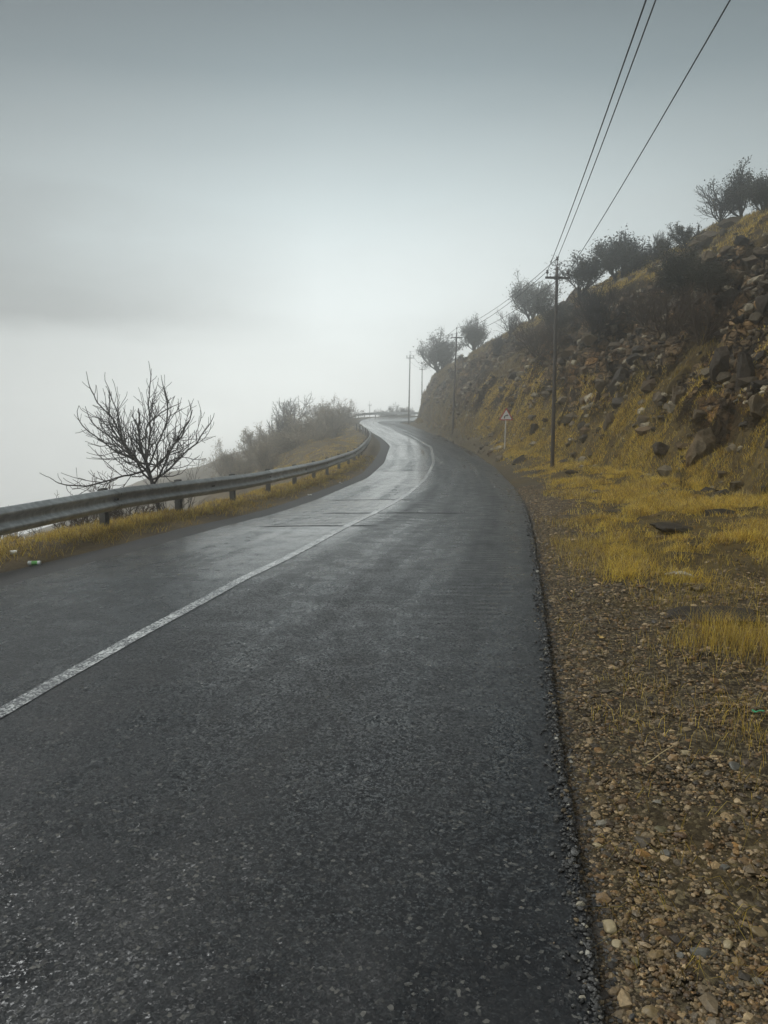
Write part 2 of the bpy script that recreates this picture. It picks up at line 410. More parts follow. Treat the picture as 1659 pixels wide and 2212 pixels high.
def rockmask(x, y, s):
    m = fbm(x * .16 + 3, y * .13, 4, 21)
    band = sst(s, .03, .12) * (1 - sst(s, .44, .64)) * sst(y, 12, 22)
    r = band * sst(m, -.6, -.05)
    r = np.maximum(r, sst(s, .5, .62) * sst(m, .3, .48) * .7)
    return r
def hillz(x, y, full=False):
    z, s, o, xt = hill_raw(x, y)
    x = np.asarray(x, float); y = np.asarray(y, float)
    on = sst(s, 0.0, .05)
    rm = rockmask(x, y, s)
    far = 1 - .35 * sst(y, 45, 85)
    # stepped crags
    wx, wy = x + .35 * pn(x * .7, y * .7, 30), y + .35 * pn(x * .7, y * .7, 31)
    z = z + rm * far * (1.5 * (facets(wx * .42, wy * .36, 40, 1.3) - .5) + .95 * (facets(wx * 1.05, wy * .9, 41, 1.3) - .5) + .42 * (facets(wx * 2.6, wy * 2.3, 42, 1.) - .5))
    z = z + on * (.45 * fbm(x * .18, y * .18, 3, 50) + .22 * fbm(x * .7, y * .7, 4, 51)) * np.clip(o, 0, 1)
    # verge relief
    vb = np.clip((o - .1) / 1.2, 0, 1) * (1 - on)
    z = z + vb * (.09 * fbm(x * .5, y * .5, 3, 52) + .05 * fbm(x * 1.6, y * 1.6, 3, 53)) + np.clip(o / .3, 0, 1) * .012 * fbm(x * 6, y * 6, 2, 54)
    if full: return z, s, o, rm
    return z

BL = np.array([[fSO(y), y] for y in np.arange(-14, 124, 1.5)] + [[-.2, 125.6], [3, 126.2], [60, 126.8]])
_bseg = (BL[:-1], BL[1:])
def dist_left(x, y):
    x = np.asarray(x, float).ravel(); y = np.asarray(y, float).ravel()
    best = np.full(x.shape, 1e9)
    for a, b in zip(*_bseg):
        ab = b - a; L2 = (ab ** 2).sum()
        t = np.clip(((x - a[0]) * ab[0] + (y - a[1]) * ab[1]) / L2, 0, 1)
        d = (x - a[0] - t * ab[0]) ** 2 + (y - a[1] - t * ab[1]) ** 2
        best = np.minimum(best, d)
    return np.sqrt(best)
def leftz(x, y):
    shp = np.asarray(x, float).shape
    x = np.asarray(x, float).ravel(); y = np.asarray(y, float).ravel()
    d = dist_left(x, y)
    z0 = zr(np.minimum(y, 125.)) - .05
    near = 1 - sst(y, 34, 46); farw = sst(y, 118, 132); midw = 1 - near - farw * (1 - near)
    k = np.maximum(d - 1.35, 0)
    dn = .78 * k - .25 * (1 - np.exp(-k * 2))
    dm = -.25 * sst(d, 1.5, 4) + .24 * np.minimum(k, 5) + .55 * np.maximum(k - 5, 0)
    df = .05 * np.minimum(k, 45) + .3 * np.maximum(k - 45, 0) + .5 * np.maximum(-x - 3, 0) * .5
    dr = near * dn + (1 - near) * ((1 - farw) * dm + farw * df)
    z = z0 + .09 * sst(d, 0, .5) - dr
    z = z + np.clip(d - .1, 0, 1.2) * (.07 * fbm(x * .9, y * .9, 3, 60)) + np.clip(k / 4, 0, 1) * .9 * fbm(x * .1, y * .1, 3, 61)
    lo = -30 + 1.5 * fbm(x * .02, y * .02, 2, 62)
    z = np.where(z < lo + 3, lo + 3 * np.exp((z - lo - 3) / 3), z)
    return z.reshape(shp)

def hit(u, v, fn=None, y0=3., y1=100.):
    """where the line of sight meets the terrain (or passes closest over its crest)"""
    fn = fn or hillz
    d = ray(u, v); Y = np.arange(y0, y1, .05)
    x = d[0] / d[1] * Y; zray = CAMH + d[2] / d[1] * Y
    gap = (zray - fn(x, Y))
    w = np.where(gap <= 0)[0]
    i = w[0] if len(w) else np.argmin(gap / Y)
    return np.array([x[i], Y[i], float(fn(np.array([x[i]]), np.array([Y[i]]))[0])])

# ------------------------------------------------------------------ setting meshes
def grid_faces(n, m):
    i = np.arange(n - 1)[:, None] * m; j = np.arange(m - 1)[None]
    return np.stack([i + j, i + j + 1, i + m + j + 1, i + m + j], -1).reshape(-1, 4)

def build_road():
    ys = np.concatenate([np.arange(-14, 1, .25), np.arange(1, 14, .025), np.arange(14, 30, .2), np.arange(30, 126.01, .5)])
    m = 26
    V = []; UV = []
    for y in ys:
        xl, xr = float(fLE(y)), float(fRE(y)) if y < 100 else float(np.interp(y, [100, 103, 106, 108, 110, 126], [_fRE(100), 2.6, 5, 14, 60, 60]))
        if y > 119: xl = float(np.interp(y, [119, 121, 123, 124, 125, 126], [fLE(119), -1.6, -.4, .6, 3, 60]))
        xs = xl + (xr - xl) * np.linspace(0, 1, m)
        crown = .02 * np.sin(np.linspace(0, math.pi, m)) * (1 if y < 100 else 0)
        zz = zr(y) + crown + .006 * pn(xs * 1.2, y * 1.2, 70)
        for k in range(m):
            V.append((xs[k], y, zz[k])); UV.append((k / (m - 1), y / 5.4))
        V.append((xs[-1], y, zz[-1])); UV.append((1, y / 5.4)); V.append((xs[-1] + .05, y, zr(y) - .12)); UV.append((1, y / 5.4))
    Fq = grid_faces(len(ys), m + 2); Fq = Fq[(np.arange(len(Fq)) % (m + 1)) != m - 1]
    o = mk('road', V, Fq, None, M_ASPH, uv=UV)
    struct(o)
    # the darker strip of older asphalt outside the carriageway on the valley side
    V = []; UV = []
    for y in ys[ys < 124]:
        xa = float(fSO(y)) + .03 * float(pn(y * 1.3, 2, 71)); xb = float(fLE(y)) + .06
        xb = max(xb, xa + .25)
        for k in range(6):
            f = k / 5; V.append((xa + (xb - xa) * f, y, zr(y) - .045 + .037 * f)); UV.append((f, y))
    ms, nt, b = newmat('shoulder_asphalt'); t = NT(nt); geo = t.n('NewGeometry').outputs['Position']
    v = t.vor(geo, 90.); f = t.noise(geo, 2.2, 5); s_ = t.n('SeparateXYZ'); t.l(v.outputs['Color'], s_.inputs[0])
    c = t.ramp(s_.outputs[0], [(0, (.012, .012, .013)), (.7, (.024, .024, .025)), (.97, (.05, .05, .048)), (1, (.16, .15, .13))])
    t.l(t.mix(t.mr(f, .35, .7, 0, .7), c, (.03, .026, .02)), b.inputs['Base Color']); b.inputs['Roughness'].default_value = .6; b.inputs['Specular IOR Level'].default_value = .35
    t.l(t.bump(v.outputs['Distance'], .6, .006), b.inputs['Normal'])
    struct(mk('road_shoulder', V, grid_faces(len(V) // 6, 6), None, ms))
    # white line
    V = []
    ysl = np.concatenate([np.arange(-6, 30, .2), np.arange(30, 104, .5)])
    for y in ysl:
        dx = (fCL(y + .3) - fCL(y - .3)) / .6
        hw = .064 * math.sqrt(1 + dx * dx) * (1 + .25 * sst(y, 20, 60))
        c = float(fCL(y)); xl, xr = float(fLE(y)), float(fRE(y))
        for k in (-1, -.33, .33, 1):
            x = c + k * hw; f = (x - xl) / (xr - xl)
            V.append((x, y, zr(y) + .02 * math.sin(math.pi * f) + .006 * pn(x * 1.2, y * 1.2, 70) + .005))
    mp, nt, b = newmat('worn_white_paint'); t = NT(nt); geo = t.n('NewGeometry').outputs['Position']
    v = t.vor(geo, 70.); s_ = t.n('SeparateXYZ'); t.l(v.outputs['Color'], s_.inputs[0]); f = t.noise(geo, 5., 6, .7); g = t.noise(geo, .7, 3)
    wear = t.mr(t.math('ADD', t.math('ADD', t.math('MULTIPLY', s_.outputs[0], .5), f), t.math('MULTIPLY', g, .5)), .62, 1.1)
    t.l(t.mix(wear, (.62, .63, .61), (.07, .07, .072)), b.inputs['Base Color']); b.inputs['Roughness'].default_value = .24
    t.l(t.bump(v.outputs['Distance'], .25, .0015), b.inputs['Normal'])
    struct(mk('road_marking', V, grid_faces(len(ysl), 4), None, mp))

def build_hill():
    ys = np.concatenate([np.arange(-14, 6, .5), np.arange(6, 14, .14), np.arange(14, 45, .13), np.arange(45, 99.6, .22)])
    off = np.concatenate([np.arange(0, .6, .06), np.arange(.6, 4, .12), np.arange(4, 21, .15), np.arange(21, 34, .5), [36, 40, 46]])
    Yg, Og = np.meshgrid(ys, off, indexing='ij')
    Xg = fRE(Yg) + Og - .02
    z, s, o, rm = hillz(Xg, Yg, True)
    z = np.where(Og < .01, z - .02, z)
    gv = (1 - sst(o, .9, 1.6) * sst(Yg, 8.5, 10.5)) * (1 - sst(s, .0, .03)) * (1 - .5 * sst(Yg, 30, 50))
    gv = gv * (1 - .5 * sst(fbm(Xg * .5, Yg * .5, 3, 80), .2, .5))
    V = np.stack([Xg, Yg, z], -1).reshape(-1, 3)
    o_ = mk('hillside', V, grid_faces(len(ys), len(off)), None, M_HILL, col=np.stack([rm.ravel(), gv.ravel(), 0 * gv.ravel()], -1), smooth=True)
    me = o_.data
    struct(o_)

def build_left():
    ys = np.concatenate([np.arange(-14, 40, .35), np.arange(40, 125, .7), np.arange(125, 180, 2.), np.arange(180, 211, 5.)])
    off = np.concatenate([np.arange(0, 3, .15), np.arange(3, 20, .6), np.arange(20, 101, 3)])
    Yg, Og = np.meshgrid(ys, off, indexing='ij')
    inner = np.interp(ys, np.concatenate([np.arange(-14, 124, 1.), [125, 126, 127, 500]]), np.concatenate([fSO(np.arange(-14, 124, 1.)) + .02, [-.6, 3, 60, 60]]))
    spread = np.interp(ys, [-14, 124, 127, 500], [1, 1, 1.15, 1.3])
    Xg = inner[:, None] - Og * spread[:, None]
    V = np.stack([Xg, Yg, leftz(Xg, Yg)], -1).reshape(-1, 3)
    d = dist_left(Xg, Yg)
    c = np.stack([0 * d, .35 * (1 - sst(d, 0, .6)), 0 * d], -1)
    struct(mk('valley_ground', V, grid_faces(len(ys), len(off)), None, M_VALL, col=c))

build_road(); build_hill(); build_left()

# ------------------------------------------------------------------ gravel, rubble, grass (uncountable)
ICO_V = None
def ico():
    p = (1 + 5 ** .5) / 2
    v = np.array([(-1, p, 0), (1, p, 0), (-1, -p, 0), (1, -p, 0), (0, -1, p), (0, 1, p), (0, -1, -p), (0, 1, -p), (p, 0, -1), (p, 0, 1), (-p, 0, -1), (-p, 0, 1)], float)
    v /= np.linalg.norm(v[0])
    f = np.array([(0, 11, 5), (0, 5, 1), (0, 1, 7), (0, 7, 10), (0, 10, 11), (1, 5, 9), (5, 11, 4), (11, 10, 2), (10, 7, 6), (7, 1, 8), (3, 9, 4), (3, 4, 2), (3, 2, 6), (3, 6, 8), (3, 8, 9), (4, 9, 5), (2, 4, 11), (6, 2, 10), (8, 6, 7), (9, 8, 1)])
    return v, f
def subdiv(v, f):
    e = {}; v = list(map(tuple, v)); nf = []
    def mid(a, b):
        k = (min(a, b), max(a, b))
        if k not in e:
            q = (np.array(v[a]) + np.array(v[b])); q /= np.linalg.norm(q); e[k] = len(v); v.append(tuple(q))
        return e[k]
    for a, b, c in f:
        x, y, z = mid(a, b), mid(b, c), mid(c, a); nf += [(a, x, z), (b, y, x), (c, z, y), (x, y, z)]
    return np.array(v), np.array(nf)
IV, IF = ico(); IV2, IF2 = subdiv(IV, IF); IV3, IF3 = subdiv(IV2, IF2); IV4, IF4 = subdiv(IV3, IF3)

STONE_COLS = np.array([(.19, .175, .14), (.13, .125, .11), (.21, .165, .10), (.27, .24, .18), (.10, .075, .045), (.15, .105, .05), (.08, .08, .078), (.17, .15, .10), (.06, .05, .035), (.32, .30, .25)])
def scatter_stones(name, P, size, tint, mat, smooth=False, flat=(.35, .75)):
    n = len(P)
    jit = RG.uniform(.72, 1.18, (n, 12, 1))
    sc3 = np.stack([RG.uniform(.8, 1.35, n), RG.uniform(.65, 1., n), RG.uniform(flat[0], flat[1], n)], -1) * size[:, None]
    v = IV[None] * jit * sc3[:, None]
    tx = RG.normal(0, .3, n); rz = RG.uniform(0, 6.283, n)
    c, s = np.cos(tx), np.sin(tx); y, z = v[..., 1].copy(), v[..., 2].copy()
    v[..., 1] = y * c[:, None] - z * s[:, None]; v[..., 2] = y * s[:, None] + z * c[:, None]
    c, s = np.cos(rz), np.sin(rz); x, y = v[..., 0].copy(), v[..., 1].copy()
    v[..., 0] = x * c[:, None] - y * s[:, None]; v[..., 1] = x * s[:, None] + y * c[:, None]
    v = v + P[:, None]
    F = IF[None] + (np.arange(n) * 12)[:, None, None]
    col = np.repeat(tint, 12, 0)
    return mk(name, v.reshape(-1, 3), None, F.reshape(-1, 3), mat, col=col, smooth=smooth)

def build_gravel():
    n = 125000
    # near stones are sampled evenly in the picture's footprint: density falls with distance
    Y = 1.6 * (26 / 1.6) ** (RG.uniform(0, 1, n) ** 1.15)
    e = fRE(Y)
    xmax = np.minimum(.56 * Y + 2.2, 9.)
    o = RG.uniform(0, 1, n) ** 1.1 * np.maximum(xmax - e, .3) + .03
    x = e + o
    keep = RG.uniform(0, 1, n) < (1 - .93 * sst(o, .9, 1.7) * sst(Y, 8.5, 10.5)) * (1 - .65 * sst(fbm(x * .6, Y * .6, 3, 80), .15, .5) * sst(o, .5, 1.5))
    x, Y, o = x[keep], Y[keep], o[keep]; n = len(x)
    size = np.exp(RG.normal(math.log(.0072), .48, n)) * (1 + .06 * np.clip(Y - 3, 0, 20))
    size *= 1 + .7 * sst(o, .8, 2.2) * RG.uniform(0, 1, n) ** 2
    big_ = RG.uniform(0, 1, n) < .035; size[big_] *= RG.uniform(1.6, 2.8, big_.sum()); size = np.clip(size, .004, .045)
    z = hillz(x, Y) + size * .02
    # the dark fringe of crumbled asphalt hugging the road
    tint = STONE_COLS[RG.integers(0, len(STONE_COLS), n)] * RG.uniform(.35, 1.25, (n, 1)) * np.array([.86, .66, .43])
    edge = sst(o, .16, .02)[:, None] * RG.uniform(.2, 1., (n, 1))
    tint = tint * (1 - edge) + np.array([.02, .019, .018]) * edge
    stuff(scatter_stones('gravel', np.stack([x, Y, z], -1), size, tint, M_STONE), 'loose grey and tan gravel along the right edge of the road', 'gravel')
    n = 6000
    Y = 1.6 * (20 / 1.6) ** RG.uniform(0, 1, n); o = RG.normal(.015, .045, n); x = fRE(Y) + o
    size = np.clip(np.exp(RG.normal(math.log(.007), .4, n)), .003, .02) * (1 + .03 * Y)
    z = np.where(o < 0.0, zr(Y) + .004, np.where(o < .05, zr(Y) - .12 * o / .05, hillz(x, Y))) + size * .15
    tint = np.array([.03, .029, .027]) * RG.uniform(.3, 2.2, (n, 1)); w_ = RG.uniform(0, 1, n) < .12; tint[w_] = STONE_COLS[RG.integers(0, 10, w_.sum())] * .8
    stuff(scatter_stones('asphalt_crumbs', np.stack([x, Y, z], -1), size, tint, M_STONE), 'crumbled asphalt bits along the ragged right road edge', 'gravel')
    # rubble lying over the cut slope
    n = 30000
    Y = RG.uniform(10, 92, n) ** 1.0; Y = 10 + (Y - 10) * RG.uniform(.3, 1, n)
    xt = I(_xt, Y); xc = I(_xc, Y)
    x = xt + (xc - xt) * RG.uniform(-.06, .85, n)
    z, s, o, rm = hillz(x, Y, True)
    keep = (RG.uniform(0, 1, n) < (.12 + .88 * rm) * (.15 + .85 * sst(fbm(x * .5, Y * .4, 3, 120), -.25, .2)))
    x, Y, z = x[keep], Y[keep], z[keep]; n = len(x)
    size = np.clip(np.exp(RG.normal(math.log(.085), .65, n)), .03, .4) * (1 + .006 * Y)
    tint = np.array([(.10, .078, .048), (.05, .036, .02), (.24, .20, .135), (.08, .05, .022), (.028, .022, .015)])[RG.integers(0, 5, n)] * RG.uniform(.6, 1.2, (n, 1))
    mr = mat_attr('rubble_stone', .8, .3, 14., .45, .6, .03)
    stuff(scatter_stones('rubble', np.stack([x, Y, z - size * .05], -1), size, tint, mr, False, (.5, .9)), 'broken rock rubble scattered over the cut hillside', 'rubble')
build_gravel()

def blades(P, H, W, lean, tint, nrm=None):
    """two-piece bent blades: 5 verts each"""
    n = len(P); a = RG.uniform(0, 6.283, n)
    side = np.stack([np.cos(a), np.sin(a), 0 * a], -1)
    b = RG.uniform(0, 6.283, n); ld = np.stack([np.cos(b), np.sin(b), 0 * b], -1)
    up = np.array([0, 0, 1.])
    m = P + (up * .55)[None] * H[:, None] + ld * (lean * .25 * H)[:, None]
    tp = P + up[None] * (H * np.sqrt(np.clip(1 - .5 * np.clip(lean, 0, 1.35) ** 2, .05, 1)))[:, None] + ld * (lean * H)[:, None]
    w = W[:, None] * .5
    V = np.stack([P - side * w, P + side * w, m + side * w * .75, m - side * w * .75, tp], 1)
    i = (np.arange(n) * 5)[:, None]
    Q = i + np.array([[0, 1, 2, 3]]); T = i + np.array([[3, 2, 4]])
    return V.reshape(-1, 3), Q, T, np.repeat(tint, 5, 0)
GC = np.array([(.71, .50, .085), (.64, .44, .08), (.74, .56, .14), (.48, .31, .06), (.30, .19, .05), (.58, .46, .22), (.24, .16, .07), (.68, .52, .1)])
def grass_obj(name, sets, label):
    V = []; Q = []; T = []; C = []; o = 0
    for (v, q, t, c) in sets:
        V.append(v); Q.append(q + o); T.append(t + o); C.append(c); o += len(v)
    return stuff(mk(name, np.concatenate(V), np.concatenate(Q), np.concatenate(T), M_GRASS, col=np.concatenate(C), smooth=False), label, 'grass')

def tuft_points(x, y, k, spread):
    n = len(x)
    X = np.repeat(x, k) + RG.normal(0, 1, n * k) * np.repeat(spread, k); Y = np.repeat(y, k) + RG.normal(0, 1, n * k) * np.repeat(spread, k)
    return X, Y
def build_grass():
    sets = []
    # golden verge
    n = 44000
    Y = 8.4 * (62 / 8.4) ** RG.uniform(0, 1, n)
    e, xt = fRE(Y), I(_xt, Y)
    x = e + .45 + RG.uniform(0, 1, n) * (xt + 2.2 - e)
    o = x - e
    cl = fbm(x * .55, Y * .4, 3, 90)
    dens = sst(o + .35 * fbm(x * .9, Y * .9, 2, 92), .75, 1.35) * sst(Y + 2.2 * cl, 8.6, 10.8) * (.04 + .96 * sst(cl + .5 * fbm(x * 2., Y * 1.6, 2, 93), -.16, .34))
    kp = RG.uniform(0, 1, n) < dens
    x, Y, cl = x[kp], Y[kp], cl[kp]
    X, YY = tuft_points(x, Y, 9, .035 + .0025 * Y)
    H = np.repeat(RG.uniform(.05, .2, len(x)) * (1 + .35 * sst(cl, 0, .4)), 9) * RG.uniform(.5, 1.1, len(X))
    P = np.stack([X, YY, hillz(X, YY) - .01], -1)
    tint = GC[np.repeat(RG.integers(0, len(GC), len(x)), 9)] * RG.uniform(.65, 1.2, (len(X), 1))
    sets.append(blades(P, H, .0028 + .00045 * YY, np.abs(RG.normal(.82, .4, len(X))), tint))
    # sparse tufts in the gravel close by
    n = 420
    Y = RG.uniform(3.2, 10, n); e = fRE(Y); x = e + .7 + RG.uniform(0, 1, n) ** .8 * np.maximum(.53 * Y + .4 - e - .7, .1)
    kp = RG.uniform(0, 1, n) < sst(x - e, .9, 2.4) * sst(fbm(x * .7, Y * .7, 2, 95), -.15, .35)
    x, Y = x[kp], Y[kp]
    X, YY = tuft_points(x, Y, 16, np.full(len(x), .06))
    P = np.stack([X, YY, hillz(X, YY) - .005], -1)
    sets.append(blades(P, RG.uniform(.05, .24, len(X)), RG.uniform(.0015, .003, len(X)), np.abs(RG.normal(.8, .4, len(X))), GC[RG.integers(0, 8, len(X))] * RG.uniform(.25, .65, (len(X), 1))))
    # dense clumps seen on the right
    for (u, v, r, k, hh) in ((1610, 1395, .28, 1400, .3), (1640, 1600, .22, 220, .18), (1560, 1520, .2, 90, .14), (1490, 1400, .22, 260, .14), (1440, 1300, .2, 260, .12), (1350, 1560, .16, 90, .14), (1380, 1480, .15, 90, .12), (1560, 1270, .4, 500, .14), (1650, 1290, .4, 500, .14), (1255, 1130, .3, 700, .17), (1330, 1215, .5, 1600, .17), (1290, 1180, .5, 1500, .2)):
        p = hit(u, v); X = p[0] + RG.normal(0, r, k); YY = p[1] + RG.normal(0, r, k)
        kp = X > fRE(YY) + .25; X, YY = X[kp], YY[kp]
        P = np.stack([X, YY, hillz(X, YY) - .005], -1)
        sets.append(blades(P, RG.uniform(.4, 1.1, len(X)) * hh, np.full(len(X), .0035), np.abs(RG.normal(.5, .35, len(X))), GC[RG.integers(0, 8, len(X))] * RG.uniform(.6, 1.1, (len(X), 1))))
    # fallen straw
    n = 5000
    Y = 2.6 * (16 / 2.6) ** RG.uniform(0, 1, n); e = fRE(Y); x = e + .1 + RG.uniform(0, 1, n) * np.minimum(np.maximum(.53 * Y - e, .5), 3)
    kp = RG.uniform(0, 1, n) < .15 + .85 * sst(Y, 5, 9) * sst(fbm(x * .8, Y * .8, 2, 97), -.2, .3); x, Y = x[kp], Y[kp]
    P = np.stack([x, Y, hillz(x, Y) + .012], -1)
    sets.append(blades(P, RG.uniform(.05, .16, len(x)), .0025 + .0003 * Y, np.full(len(x), 1.41), GC[RG.integers(0, 8, len(x))] * RG.uniform(.2, .7, (len(x), 1))))
    grass_obj('verge_grass', sets, 'golden dry grass on the roadside verge below the hill')
    # hillside
    n = 42000
    Y = RG.uniform(1, 95, n); xt, xc = I(_xt, Y), I(_xc, Y)
    x = xt + (xc - xt) * RG.uniform(0, 1.08, n)
    z, s, o, rm = hillz(x, Y, True)
    cl = fbm(x * .4, Y * .4, 3, 99)
    kp = RG.uniform(0, 1, n) < (1 - .86 * rm) * (.25 + .75 * sst(cl, -.4, .2))
    x, Y, cl, s = x[kp], Y[kp], cl[kp], s[kp]
    X, YY = tuft_points(x, Y, 7, .05 + .002 * Y)
    P = np.stack([X, YY, hillz(X, YY) - .02], -1)
    H = np.repeat(RG.uniform(.12, .36, len(x)), 7) * RG.uniform(.5, 1.1, len(X))
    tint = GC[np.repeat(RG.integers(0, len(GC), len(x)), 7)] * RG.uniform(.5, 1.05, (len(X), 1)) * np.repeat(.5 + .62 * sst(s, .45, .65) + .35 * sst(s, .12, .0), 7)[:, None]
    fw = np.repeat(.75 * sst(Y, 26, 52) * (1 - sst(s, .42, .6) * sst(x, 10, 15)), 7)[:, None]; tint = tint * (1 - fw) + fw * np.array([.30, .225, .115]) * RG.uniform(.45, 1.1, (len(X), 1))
    grass_obj('hillside_grass', [blades(P, H, .005 + .00045 * YY, np.abs(RG.normal(.6, .3, len(X))), tint)], 'dry grass growing between the rocks up the hillside')
    # valley side verge
    n = 16000
    Y = 6.5 * (105 / 6.5) ** RG.uniform(0, 1, n)
    dd = RG.uniform(.08, 1, n) ** .8 * (1.9 + 8 * sst(Y, 38, 52))
    x = fSO(Y) - dd * 1.08
    cl = fbm(x * .8, Y * .5, 3, 101)
    kp = RG.uniform(0, 1, n) < sst(dd + .25 * cl, .12, .6) * (.2 + .8 * sst(cl, -.35, .15))
    x, Y, dd = x[kp], Y[kp], dd[kp]
    X, YY = tuft_points(x, Y, 8, .04 + .002 * Y)
    P = np.stack([X, YY, leftz(X, YY) - .01], -1)
    H = np.repeat(RG.uniform(.05, .2, len(x)) * (.45 + .45 * sst(dd, .2, .9)), 8) * RG.uniform(.5, 1.1, len(X))
    tint = GC[np.repeat(RG.integers(0, len(GC), len(x)), 8)] * RG.uniform(.5, 1.0, (len(X), 1)) * np.repeat(.55 + .5 * sst(dd, .2, .9), 8)[:, None]
    s1 = blades(P, H, .003 + .0004 * YY, np.abs(RG.normal(.6, .35, len(X))), tint)
    n = 7000
    Y = 6.5 * (45 / 6.5) ** RG.uniform(0, 1, n); dd = RG.uniform(-.03, .9, n)
    x = fSO(Y) - dd; P = np.stack([x, Y, leftz(x, Y) + .012], -1)
    kp = RG.uniform(0, 1, n) < sst(fbm(x * 1.2, Y * .8, 2, 103), -.3, .3) * sst(dd, -.1, .15); P = P[kp]; n = len(P)
    s2 = blades(P, RG.uniform(.05, .2, n), .003 + .0004 * P[:, 1], np.full(n, 1.36), GC[RG.integers(0, 8, n)] * RG.uniform(.35, .9, (n, 1)))
    grass_obj('valley_verge_grass', [s1, s2], 'dry grass and straw under the guardrail on the valley side')
build_grass()

ROCKLIB = {}
# ------------------------------------------------------------------ trees
def norm(v): return v / (np.linalg.norm(v) + 1e-9)
def grow(R, p, d, L, r, lvl, P, out, tips):
    n = max(4, int(L / P['seg'] * (1.0 if lvl == 0 else 1.)) + 2)
    pts = [np.array(p, float)]; d = norm(np.array(d, float)); st = L / (n - 1)
    wander = P['wander'][min(lvl, len(P['wander']) - 1)]; up = P['up'][min(lvl, len(P['up']) - 1)]
    for i in range(n - 1):
        d = norm(d + R.normal(0, wander, 3) + np.array([0, 0, up * st / max(L, .1)]))
        pts.append(pts[-1] + d * st)
    pts = np.array(pts); end = r * P['taper'] if lvl < P['levels'] else max(r * .55, P['rmin'])
    rad = np.linspace(r, max(end, P['rmin']), n)
    out.setdefault(lvl, []).append((pts, rad))
    if lvl >= P['levels']:
        tips.append(pts); return
    nc = P['kids'][lvl]; nc = int(R.integers(nc[0], nc[1] + 1))
    az = R.uniform(0, 6.28)
    for c in range(nc):
        t = P['t0'][lvl] + (1 - P['t0'][lvl]) * (c + R.uniform(.2, .9)) / nc
        t = min(t, .98); fi = t * (n - 1); i = int(fi); q = pts[i] + (pts[min(i + 1, n - 1)] - pts[i]) * (fi - i)
        tan = norm(pts[min(i + 1, n - 1)] - pts[i]); az += 2.4 + R.normal(0, .4)
        ref = np.eye(3)[np.argmin(np.abs(tan))]; a = norm(np.cross(tan, ref)); b = np.cross(tan, a)
        ang = math.radians(R.uniform(*P['ang'][lvl]))
        cd = tan * math.cos(ang) + (a * math.cos(az) + b * math.sin(az)) * math.sin(ang)
        if lvl == 0 and P.get('flat'): cd[1] *= P['flat']
        cl = L * R.uniform(*P['ratio'][lvl]) * (1 - P.get('short', .35) * max(0, t - P['t0'][lvl]))
        grow(R, q, cd, cl, max((rad[i]) * P['rr'], P['rmin']), lvl + 1, P, out, tips)
    # leader continues
    if lvl > 0 or P.get('leader', True):
        grow(R, pts[-1], d, L * R.uniform(.35, .6), max(rad[-1], P['rmin']), min(lvl + 1, P['levels']), P, out, tips)

def leaves(R, tips, per, size, jit):
    n = len(tips) * per
    base = np.concatenate([np.repeat(t[R.integers(max(0, len(t) // 3), len(t), per)], 1, 0) for t in tips])
    c = base + R.normal(0, jit, (n, 3))
    a = R.normal(0, 1, (n, 3)); a /= np.linalg.norm(a, axis=1)[:, None]
    b = R.normal(0, 1, (n, 3)); b -= a * (a * b).sum(1)[:, None]; b /= np.linalg.norm(b, axis=1)[:, None]
    s = size * R.uniform(.5, 1.2, n)[:, None]
    V = np.stack([c - a * s, c + b * s * .5, c + a * s, c - b * s * .5], 1)
    return V.reshape(-1, 3), np.arange(n * 4).reshape(-1, 4)

def tree_proto(P, seed, leaf=None, bark=M_BARK):
    """returns dict of meshes (hidden library, instanced as object copies)"""
    R = np.random.default_rng(seed); out = {}; tips = []
    stems = P.get('stems', 1)
    for s in range(stems):
        a = s * 2.4 + R.uniform(0, 1); lean = P.get('lean', .1) if stems == 1 else P.get('spread', .5)
        grow(R, (math.cos(a) * .05 * (stems > 1), math.sin(a) * .05 * (stems > 1), -.1), (math.cos(a) * lean, math.sin(a) * lean, 1), P['L'] * (1 if stems == 1 else R.uniform(.75, 1.1)), P['r'], 0, P, out, tips)
    tr = [q for l in out for q in out[l] if l <= P.get('trunk_lvl', 0)]
    tw = [q for l in out for q in out[l] if l > P.get('trunk_lvl', 0)]
    big = [q for q in tw if q[1][0] > .012]; small = [q for q in tw if q[1][0] <= .012]
    V1, Q1 = tubes(tr, 7)
    parts = []
    if big: parts.append(tubes(big, 5))
    if small: parts.append(tubes(small, 3))
    V2, Q2 = join(parts)
    d = {'trunk': (V1, Q1, bark), 'crown': (V2, Q2, bark)}
    if leaf: lv, lq = leaves(R, tips, leaf[0], leaf[1], leaf[2]); d['foliage'] = (lv, lq, leaf[3])
    allv = np.concatenate([d[k][0] for k in d])
    d['h'] = np.percentile(allv[:, 2], 99.5); d['w'] = np.percentile(allv[:, 0], 99) - np.percentile(allv[:, 0], 1); d['cx'] = .5 * (np.percentile(allv[:, 0], 99) + np.percentile(allv[:, 0], 1))
    d['mesh'] = {}
    return d

def plant(name, proto, base, h, w, label, cat, group=None, rz=0., lean=0.):
    root = empty(name, base)
    for k in ('trunk', 'crown', 'foliage'):
        if k not in proto: continue
        if k not in proto['mesh']:
            o = mk(k, proto[k][0], proto[k][1], None, proto[k][2], root, smooth=True); proto['mesh'][k] = o
        else:
            o = proto['mesh'][k].copy(); COL.objects.link(o); o.parent = root
    sz = h / proto['h']; sxy = w / proto['w'] if w else sz
    root.scale = (sxy, sxy if abs(sxy / sz - 1) < .6 else (sxy + sz) / 2, sz); root.rotation_euler = (0, lean, rz)
    return tag(root, label, cat, group)

